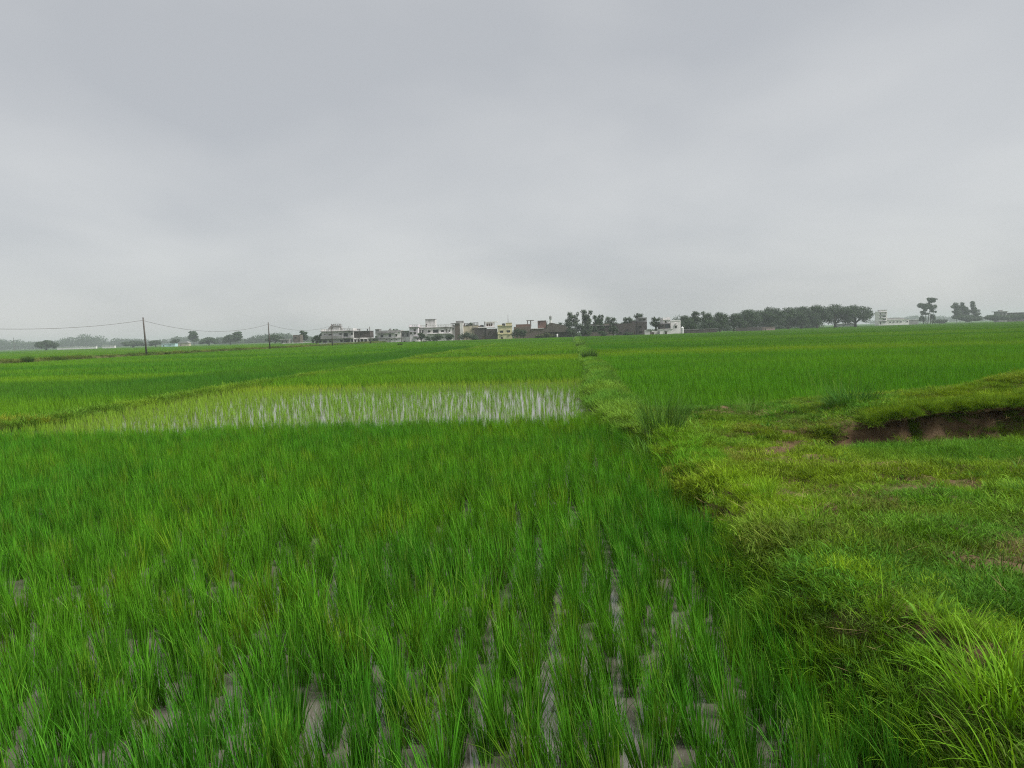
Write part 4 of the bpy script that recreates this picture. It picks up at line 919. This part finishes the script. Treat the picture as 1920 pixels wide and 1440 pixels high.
h.block(1433, 1453, 0, 6.6, 3, P_ROSE, [(1434, 1436, .5, 4.5, 'd')]); h.ledge(1432.6, 1453.4, 6.6, 7.2, .2, P_ROSE, 'roof_slab', 0, 3.2)
h = House('far_shed', 'low grey shed seen between the grove trunks', 1575, 520, 'shed')
h.block(1575, 1602, 0, 5.6, 6, P_GREY, [(1580, 1584, 1, 4, 'w')]); h.ledge(1574, 1603, 5.6, 6.4, .6, P_WHITE, 'roof_slab', 0, 7)
h = House('tower_house', 'white school like house with a four storey stair tower at right', 1648, 500, 'house')
h.block(1648.4, 1663.4, 0, 27, 6, P_CLEAN, [(1650, 1652, 2.5, 7, 'w'), (1655, 1661, 6, 8, 'w'), (1655, 1661, 10.5, 12.4, 'w'), (1655, 1661, 16.6, 18.4, 'w'), (1659, 1662, 22.6, 24.8, 'w'), (1650, 1652, 15, 18, 'w'), (1650, 1652, 21, 24, 'w')], 'tower_wall')
for z in (9, 14.8, 20.8, 25.6): h.ledge(1647.4, 1662, z - .6, z, .7, P_GREY, 'balcony_slab')
h.block(1653, 1663.4, 27.02, 29.2, 5, P_CLEAN, [], 'stair_head', .4); h.ledge(1652.4, 1664, 29.2, 29.8, .3, P_GREY, 'roof_slab', .4, 5.2)
h.block(1663.6, 1704, 0, 10.6, 9, P_CLEAN, [(u, u + 2.6, 5.2, 7.6, 'w') for u in (1668, 1674.6, 1681.4, 1688, 1700)], 'classroom_wall', .1); h.ledge(1663.6, 1704.6, 10.6, 11.3, .5, P_CLEAN, 'roof_slab', .1, 9)
h.block(1664, 1690, 11.32, 14.4, 6, P_GREY, [], 'roof_wall', 1); h.block(1690.1, 1697, 11.32, 13.6, 5, P_GREY, [], 'roof_store', 1)
h = House('far_wall', 'pale low wall between the tower house and the umbrella tree', 1704.6, 505, 'wall')
h.block(1704.6, 1722, 0, 9.4, 4, P_GREY, []); h.ledge(1704.2, 1722.4, 9.4, 9.9, .2, P_WHITE, 'coping', 0, 4.2)
h = House('far_building', 'dark roofed building with a pavilion tower at the right edge', 1872, 560, 'building')
h.block(1873, 1888, 0, 19, 6, P_GREY, [(1875, 1878, 13, 16, 'w'), (1882, 1885, 13, 16, 'w')], 'tower_wall'); h.ledge(1870, 1889, 19, 20, .8, P_GREY, 'roof_slab', 0, 7); h.block(1877, 1883, 20.02, 22.4, 2, P_GREY, [], 'roof_lantern', 2); h.block(1888.1, 1960, 0, 16.4, 9, P_BRICK, [(1896, 1899, 9, 12, 'w'), (1906, 1909, 9, 12, 'w')], 'long_wall', .3); h.ledge(1888.2, 1961, 16.4, 17, .4, P_GREY, 'roof_slab', .3, 9)
h = House('far_wall', 'long whitish wall below the hazy trees at far left', 107, 640, 'wall')
h.block(107, 180, 0, 4.4, 2, P_CLEAN); h.ledge(106.6, 180.4, 4.4, 4.9, .3, P_WHITE, 'coping', 0, 2.4)
h = House('far_wall', 'short whitish wall end left of the leaning pole', 192, 640, 'wall')
h.block(192, 215, 0, 4.6, 2, P_CLEAN); h.ledge(191.6, 215.4, 4.6, 5.1, .3, P_WHITE, 'coping', 0, 2.4)
h = House('far_hut', 'pale blue hut in the hazy distance right of the nearest pole', 303, 560, 'hut')
h.block(303, 315, 0, 4.4, 5, P_BLUE, [(306, 308, .4, 3, 'd')]); h.block(315.1, 328, 0, 5.4, 5, P_BLUE, [(318, 320, 2, 4, 'w')], 'taller_wall', .1); h.ledge(302.6, 328.4, 5.4, 5.9, .3, P_BLUE, 'roof_slab', .1, 5)
h = House('far_hut', 'tiny pale hut under hazy trees left of the middle pole', 333, 590, 'hut')
h.block(333, 354, 0, 6, 4, P_BUFF, [(338, 340, .5, 3.5, 'd')]); MB().prism([(h.X(332), 6 * h.s), (h.X(355), 6 * h.s), (h.X(350), 8.4 * h.s), (h.X(337), 8.4 * h.s)], -.4, 4.4).build('roof', P_GREY, h.root)
h = House('far_house', 'flat roofed grey house among trees between the middle pole and the village', 526, 400, 'house')
h.block(526, 542, 0, 9, 5, P_GREY, [(528, 531, 3, 6, 'w'), (536, 538.6, .5, 6, 'd')]); h.ledge(525, 543, 9, 9.6, .5, P_WHITE, 'roof_slab', 0, 5); h.block(548, 561, 0, 17, 6, P_BROWN, [(551, 554, 10, 13, 'w')], 'taller_wall', 2)
h = House('far_wall', 'thin pale wall at field edge left of the village', 566, 390, 'wall')
h.block(530, 600, 0, 2.6, .5, P_WHITE)

# trees: (label, column, distance, height, width, kind, leaf)
TREES = [
 ('dark round tree beside the left end of the weathered house', 594, 262, 20, 19, 'round', 'dark'),
 ('tree half hidden behind the weathered three storey house', 605, 268, 24, 14, 'round', 'mid'),
 ('small trees filling the gap right of the third pole', 701, 252, 16, 20, 'bush', 'grey'),
 ('bushy tree before the lilac tower house', 790, 250, 20, 20, 'round', 'dark'),
 ('wide shrub before the arched windows of the long house', 812, 249, 18, 34, 'bush', 'dark'),
 ('shrub thicket below the balcony of the long house', 838, 250, 17, 30, 'bush', 'mid'),
 ('pale green thicket before the grey brown block', 873, 247, 20, 34, 'bush', 'grey'),
 ('low dense bush left of the dark brick house', 889, 248, 13, 22, 'bush', 'grey'),
 ('dark tree touching the right side of the cream house', 970, 250, 22, 22, 'round', 'dark'),
 ('second dark tree right of the cream house', 982, 251, 20, 18, 'round', 'mid'),
 ('olive bush before the mud wall doorway', 1013, 243, 12, 22, 'bush', 'olive'),
 ('olive bush left of the white clad figure', 1030, 243, 14, 24, 'bush', 'olive'),
 ('dark tree crown rising behind the thatched shed', 1050, 275, 30, 26, 'round', 'dark'),
 ('small tree between thatched shed and tall pale trunked trees', 1064, 270, 26, 14, 'round', 'mid'),
 ('tall stand of pale trunked trees in the middle of the village', 1087, 250, 52, 44, 'cluster', 'grey'),
 ('lower right part of the tall pale trunked stand', 1116, 262, 45, 34, 'cluster', 'mid'),
 ('slim tree at the right end of the tall stand', 1124, 265, 42, 9, 'tall', 'mid'),
 ('arching tree over the low brick shed', 1145, 268, 36, 34, 'arch', 'mid'),
 ('leafy tree behind the left half of the dark brick house', 1178, 276, 38, 28, 'round', 'mid'),
 ('leafy tree behind the right half of the dark brick house', 1198, 278, 40, 26, 'arch', 'mid'),
 ('dark tree between the brick house and the white hut', 1230, 266, 34, 30, 'arch', 'dark'),
 ('leafy bush before the left end of the low brick shed', 1099, 244, 16, 26, 'bush', 'dark'),
 ('dark bush before the middle of the low brick shed', 1128, 245, 14, 24, 'bush', 'mid'),
 ('round tree before the joint of brick shed and brick house', 1150, 247, 22, 20, 'round', 'dark'),
 ('low bush at the foot of the dark brick house', 1180, 246, 9, 26, 'bush', 'mid'),
 ('tree standing between the red brick house and the thatched shed', 1024, 262, 33, 22, 'round', 'dark'),
 ('dark shrub right of the thatched shed', 1074, 247, 18, 18, 'bush', 'dark'),
 ('small tree behind the roof of the long white house', 742, 275, 27, 20, 'round', 'mid'),
 ('tree behind the buff houses', 884, 280, 34, 26, 'round', 'mid'),
 ('tree rising over the yard wall beside the white block', 1292, 268, 30, 34, 'round', 'dark'),
 ('shadowy tree low behind the yard wall', 1330, 284, 28, 40, 'round', 'mid'),
 ('broad tree rising behind the plain white block', 1284, 275, 36, 48, 'round', 'dark'),
 ('tall twiggy tree above the yard wall', 1304, 280, 42, 28, 'arch', 'dark'),
 ('thin topped tree second right of the white block', 1325, 290, 40, 28, 'arch', 'mid'),
 ('dark tree with bare trunk nearest the field, right of the yard wall', 1350, 296, 39, 45, 'round', 'dark'),
 ('small trunked tree at field edge left of the grove', 1376, 300, 39, 40, 'round', 'dark'),
 ('first tree of the dark grove from the left', 1402, 335, 42, 56, 'round', 'mid'),
 ('high domed tree left of the grove middle', 1443, 345, 45, 71, 'round', 'dark'),
 ('tree in the dip of the grove skyline', 1478, 355, 43, 51, 'round', 'mid'),
 ('rounded grove tree right of the skyline dip', 1503, 360, 44, 61, 'round', 'dark'),
 ('tallest tree near the middle of the grove', 1532, 365, 46, 58, 'round', 'dark'),
 ('second grove tree from the right end', 1566, 370, 46, 66, 'round', 'dark'),
 ('broad dome shaped tree at the right end of the grove', 1604, 375, 45, 68, 'round', 'dark'),
 ('umbrella layered tree standing alone on the right', 1740, 510, 49, 36, 'umbrella', 'grey'),
 ('feathery clump of upright trees near the right edge', 1808, 560, 40, 44, 'cluster', 'grey'),
 ('dark shrub mass left below the feathery trees', 1820, 545, 17, 52, 'bush', 'dark'),
 ('dark shrub mass before the pavilion building', 1868, 545, 16, 56, 'bush', 'dark'),
 ('dark shrubs at the very right edge', 1912, 545, 15, 50, 'bush', 'dark'),
 ('hazy low bush right of the umbrella tree', 1762, 540, 10, 34, 'bush', 'mid'),
 ('lone spreading tree in the haze at far left', 87, 560, 19, 44, 'round', 'dark'),
 ('square topped hazy tree between the first two poles', 364, 640, 27, 20, 'tall', 'mid'),
 ('taller hazy tree left of the middle pole', 446, 600, 24, 18, 'tall', 'mid'),
 ('rounded hazy tree left of the taller hazy tree', 432, 610, 19, 28, 'round', 'mid'),
 ('wide hazy tree right of the square topped tree', 392, 600, 16, 34, 'round', 'mid'),
 ('hazy tree close behind the middle pole', 516, 470, 18, 34, 'round', 'mid'),
 ('forked hazy tree just left of the village', 570, 420, 24, 18, 'tall', 'mid'),
 ('hazy tree right of the leaning pole', 330, 620, 15, 18, 'round', 'mid'),
 ('low round tree beside the leaning pole', 292, 610, 13, 26, 'round', 'mid'),
 ('low hazy trees far left of the leaning pole', 250, 640, 13, 44, 'round', 'mid'),
]
for i, (lb, u, Yd, hh, ww, kd, lf) in enumerate(TREES):
    make_tree('shrub' if kd == 'bush' else 'tree', lb, u, Yd, hh, ww, kd, lf, None, 700 + i, cat='shrub' if kd == 'bush' else 'tree')
# far woods that read as one mass
def wood(name, label, u0, u1, Y, hpx, leaf, seed, n, prof):
    r = random.Random(seed); s = Y / F; lobes = []
    u = u0
    while u < u1:
        hh = hpx * s * (0.62 + .55 * prof(u)) * r.uniform(.85, 1.15); ww = r.uniform(9, 17) * s
        x = place(u, Y); y = Y + r.uniform(-14, 14)
        lobes.append((x, y, hh * .62, ww, ww, hh * .40)); lobes.append((x + r.uniform(-4, 4), y, hh * .30, ww * 1.1, ww, hh * .34))
        u += ww / s * .62
    o = link(name, leaves_mesh(name, lobes, n, Y * .0016, LEAF[leaf], seed)); tag(o, label, kind='stuff')
wood('far_wood', 'hazy blue tree line along the far left horizon', -40, 190, 1250, 20, 'mid', 1, 16000, lambda u: .5 + .5 * math.sin(u * .035 + 2.2))
wood('far_wood', 'hazy tree line behind the leaning pole', 185, 420, 1300, 13, 'mid', 2, 14000, lambda u: .5 + .5 * math.sin(u * .06))
wood('far_wood', 'hazy tree line left of the village', 415, 620, 900, 14, 'mid', 3, 14000, lambda u: .5 + .5 * math.sin(u * .05 + 1))
wood('far_wood', 'dark tree mass behind the village houses', 880, 1262, 330, 12, 'mid', 4, 12000, lambda u: .5 + .5 * math.sin(u * .05))
wood('far_wood', 'tree mass behind the yard wall and grove', 1262, 1540, 430, 24, 'dark', 5, 22000, lambda u: .5 + .5 * math.sin(u * .05))
wood('far_wood', 'faint tree line far behind the umbrella tree', 1640, 1960, 1500, 12, 'mid', 6, 9000, lambda u: .4 + .5 * math.sin(u * .03))

# ------------------------------------------------------------------ pole line with its wire
poles = []
for lb, u, Yd, hpx, lean in (('wooden pole just out of view that carries the wire from the left', -320, 70, 118, 0), ('nearest leaning wooden pole left in the fields', 275.5, 113, 75, -.036), ('second wooden pole, standing free against the sky', 506.5, 152, 53, -.02),
                       ('third wooden pole before the weathered three storey house', 623.5, 186, 43, 0), ('dark pole between the two left village houses', 694.5, 212, 34, 0), ('thin far pole before the dark upper wall', 674, 236, 25, 0), ('thin pole before the long white house', 753, 240, 22, 0)):
    k = Yd / F; H = hpx * k; root = link('utility_pole', None, loc=(place(u, Yd), Yd, -.06)); tag(root, lb, 'utility pole', 'poles along the field bank')
    rb = .12 if hpx > 30 else .09
    MB().tube([(0, 0, 0), (lean * H * .5, 0, H * .5), (lean * H, 0, H)], [rb * 1.15, rb, rb * .8], 10).build('post', M_POLE, root, smooth=True)
    xt = lean * H
    MB().tube([(xt, 0, H), (xt, 0, H + .02)], [rb * .84, rb * .5], 10).build('cap', M_IRON, root)
    MB().tube([(xt, -rb, H * .93), (xt, -rb - .14, H * .93)], [.035, .05], 8).build('insulator', M_WTANK, root)
    poles.append((root.location.x + xt * .93, Yd - rb - .14, H * .93 - .06))
def wire(label, a, b, sag):
    pts = []
    for i in range(25):
        t = i / 24; pts.append((a[0] + (b[0] - a[0]) * t, a[1] + (b[1] - a[1]) * t, a[2] + (b[2] - a[2]) * t - 4 * sag * t * (1 - t)))
    o = MB().tube(pts, [.021] * 25, 5).build('overhead_wire', M_IRON); tag(o, label, 'wire', 'wire along the poles')
wire('sagging wire left of the nearest leaning pole', poles[0], poles[1], 1.25)
wire('sagging wire between the nearest and second poles', poles[1], poles[2], 1.55)
wire('sagging wire between the second and third poles', poles[2], poles[3], 1.2)
wire('faint wire between the third pole and the next', poles[3], poles[4], .6)
o = link('radio_mast', None, loc=(place(27, 800), 800, -.08)); tag(o, 'thin mast above the hazy tree line at far left', 'mast')
MB().tube([(0, 0, 0), (0, 0, 24 * 800 / F)], [.42, .22], 6).build('shaft', M_POLE, o)
for z in (.8, .9): MB().tube([(-.5, 0, 24 * 800 / F * z), (.5, 0, 24 * 800 / F * z)], [.12, .12], 5).build('crossarm', M_POLE, o)

# ------------------------------------------------------------------ single grass clumps and bushes
def clump(name, label, X, Y, z, tint, args, seed, mat=M_GRASS, scale=1.0, cat='grass clump', group=None):
    n, rad, L0, L1, l0, l1, b0, b1, wd, ns = args
    root = link(name, blade_mesh(name, mat, *tuft(seed, n, rad, L0, L1, l0, l1, b0, b1, wd, ns, .8)), loc=(X, Y, z)); root['tint'] = list(tint); root.scale = (scale,) * 3
    tag(root, label, cat, group); return root
bz = lambda x, y: float(bank_z(np.array([x]), np.array([y]))[0])
clump('grass_clump', 'tall wispy grass clump where the main bank meets the rice', 2.25, 11.2, bz(2.25, 11.2), (0.052, 0.118, 0.020), (460, .30, .45, .98, .02, .55, .1, 1.1, .006, 6), 801)
clump('grass_clump', 'drooping grass clump at the left foot of the tall wispy clump', 1.85, 10.3, bz(1.85, 10.3), (0.075, 0.170, 0.025), (150, .16, .35, .6, .1, .8, .5, 1.6, .006, 6), 802)
clump('grass_clump', 'dark spreading sedge clump left of the bare earth cut', 5.75, 12.6, bz(5.75, 12.6), (0.030, 0.088, 0.014), (620, .34, .28, .62, .3, 1.3, .1, .5, .007, 5), 803)
clump('grass_clump', 'pale wiry grass rising behind the dark sedge clump', 5.9, 13.6, bz(5.9, 13.6), (0.080, 0.150, 0.022), (80, .5, .5, .95, .02, .5, .1, .6, .004, 5), 804)
clump('grass_clump', 'small tuft at the near edge of the right hand field', 4.4, 13.9, bz(4.4, 13.9), (0.075, 0.150, 0.025), (160, .22, .3, .6, .05, .6, .2, 1.0, .006, 5), 805)
clump('grass_clump', 'dark green tuft on the turf right of the wispy clump', 3.05, 11.5, bz(3.05, 11.5), (0.085, 0.190, 0.016), (170, .28, .18, .36, .1, .9, .4, 1.5, .006, 5), 806)
clump('grass_clump', 'dark bushy clump on the main bank against the fields', *pq(45, DQ - .1), .25, (0.030, 0.065, 0.018), (420, .36, .35, .85, .02, .8, .1, .8, .014, 4), 807)
clump('grass_clump', 'farther bushy clump on the main bank', *pq(86, DQ - .25), .25, (0.050, 0.105, 0.020), (260, .5, .3, .75, .02, .8, .1, .8, .03, 4), 808)
clump('grass_clump', 'pale tuft far along the main bank', *pq(102, DQ), .25, (0.075, 0.140, 0.020), (160, .5, .25, .55, .02, .8, .1, .8, .03, 4), 809)
clump('grass_clump', 'lone round bush on the pole line bank at far left', place(52, 88), 88, .3, (0.050, 0.100, 0.020), (700, .55, .4, .95, .02, 1.0, .1, .9, .03, 4), 810)
clump('grass_clump', 'tiny bush right of the lone round bush', place(107, 95), 95, .3, (0.050, 0.095, 0.020), (240, .28, .2, .5, .02, 1.0, .1, .9, .025, 4), 811)
clump('grass_clump', 'big arching yellow green grass clump in the right foreground', 1.98, 2.92, bz(1.98, 2.92) - .02, (0.080, 0.180, 0.010), (240, .20, .25, .48, .05, .62, .5, 1.5, .0075, 7), 812)
clump('grass_clump', 'long grass bending over the water in the lower right corner', 1.85, 2.62, bz(1.85, 2.62) - .03, (0.085, 0.185, 0.010), (130, .18, .28, .48, .05, .7, .4, 1.6, .0065, 7), 813)
clump('grass_clump', 'small dark plant at the far rim of the open water plot', place(934, 31), 31, .0, (0.030, 0.085, 0.018), (120, .16, .3, .62, .05, .8, .1, .8, .014, 4), 814)
clump('grass_clump', 'small dark tuft left of the open water rim plant', place(884, 31.5), 31.5, .0, (0.035, 0.090, 0.018), (90, .2, .3, .5, .05, .8, .1, .8, .014, 4), 815)
clump('grass_clump', 'dark green tuft lying on the turf at right', 4.65, 6.6, bz(4.65, 6.6), (0.050, 0.130, 0.018), (150, .18, .12, .26, .3, 1.1, .3, 1.4, .006, 5), 816)
clump('grass_clump', 'tiny dark bush alone in the field before the long white house', place(750, 150), 150, .2, (0.035, 0.075, 0.018), (160, .4, .4, .9, .05, .9, .1, .8, .04, 3), 817)
clump('grass_clump', 'small dark bush before the lilac tower house', place(796, 215), 215, .0, (0.030, 0.050, 0.020), (160, .5, .5, 1.1, .05, .9, .1, .8, .05, 3), 818)

# ------------------------------------------------------------------ the figure in white by the thatched shed
def person(label, u, Y):
    root = link('person', None, loc=(place(u, Y), Y, -.06)); tag(root, label, 'person')
    J = {'pelvis': (0, 0, .92), 'chest': (0, 0, 1.22), 'neck': (0, -.01, 1.44), 'head': (0, -.03, 1.58), 'top': (0, -.02, 1.68),
         'ls': (-.18, 0, 1.38), 'le': (-.25, .02, 1.10), 'lh': (-.24, -.08, .86), 'rs': (.18, 0, 1.38), 're': (.25, .02, 1.10), 'rh': (.24, -.08, .86),
         'lk': (-.11, -.02, .50), 'la': (-.12, .02, .08), 'lt': (-.13, -.14, .04), 'rk': (.11, -.06, .50), 'ra': (.12, .02, .08), 'rt': (.14, -.14, .04)}
    names = list(J); E = [('pelvis', 'chest'), ('chest', 'neck'), ('neck', 'head'), ('head', 'top'), ('chest', 'ls'), ('ls', 'le'), ('le', 'lh'), ('chest', 'rs'), ('rs', 're'), ('re', 'rh'),
                          ('pelvis', 'lk'), ('lk', 'la'), ('la', 'lt'), ('pelvis', 'rk'), ('rk', 'ra'), ('ra', 'rt')]
    R_ = dict(pelvis=.14, chest=.14, neck=.06, head=.095, top=.07, ls=.065, le=.045, lh=.035, rs=.065, re=.045, rh=.035, lk=.065, la=.04, lt=.035, rk=.065, ra=.04, rt=.035)
    me = bpy.data.meshes.new('body'); me.from_pydata([J[n_] for n_ in names], [(names.index(a), names.index(b)) for a, b in E], [])
    o = link('body', me, root); me.materials.append(plain('skin', (0.16, 0.09, 0.06), .6, .3, .1))
    sk = o.modifiers.new('skin', 'SKIN')
    for i, n_ in enumerate(names): me.skin_vertices[0].data[i].radius = (R_[n_], R_[n_])
    me.skin_vertices[0].data[0].use_root = True
    o.modifiers.new('sub', 'SUBSURF').levels = 1
    cl = plain('white_cotton', (0.72, 0.72, 0.70), .9, .1, .1)
    t_ = MB().tube([(0, 0, .45), (0, 0, .75), (0, 0, .98), (0, 0, 1.25), (0, 0, 1.40), (0, 0, 1.47)], [.27, .23, .19, .20, .19, .07], 14)
    t_.tube([(-.17, 0, 1.40), (-.25, .02, 1.10), (-.245, -.06, .92)], [.085, .07, .06], 10); t_.tube([(.17, 0, 1.40), (.25, .02, 1.10), (.245, -.06, .92)], [.085, .07, .06], 10)
    t_.tube([(-.10, -.01, .62), (-.12, .02, .14)], [.10, .085], 10); t_.tube([(.10, -.02, .62), (.12, .02, .14)], [.10, .085], 10)
    t_.build('tunic', cl, root, smooth=True)
    MB().tube([(0, .0, 1.60), (0, .0, 1.68), (0, .005, 1.715)], [.105, .10, .04], 12).build('hair', plain('black_hair', (0.015, 0.013, 0.012), .5, .3, .1), root, smooth=True)
person('person in a long white tunic standing before the thatched shed', 1045, VY - 7)

# ------------------------------------------------------------------ haze
HB = MB().box(-XF - 20, XF + 20, YN - 20, YF + 20, -1.1, 24.0)
hm = bpy.data.materials.new('haze'); hm.use_nodes = True; ht = hm.node_tree; ht.nodes.clear()
ho = N(ht, 'ShaderNodeOutputMaterial'); pv = N(ht, 'ShaderNodeVolumePrincipled', i_Density=0.00042, i_Anisotropy=0.1)
pv.inputs['Color'].default_value = (0.66, 0.715, 0.755, 1)
ht.links.new(pv.outputs[0], ho.inputs['Volume'])
tag(HB.build('haze', hm), 'pale blue grey haze hanging over the fields', kind='stuff')
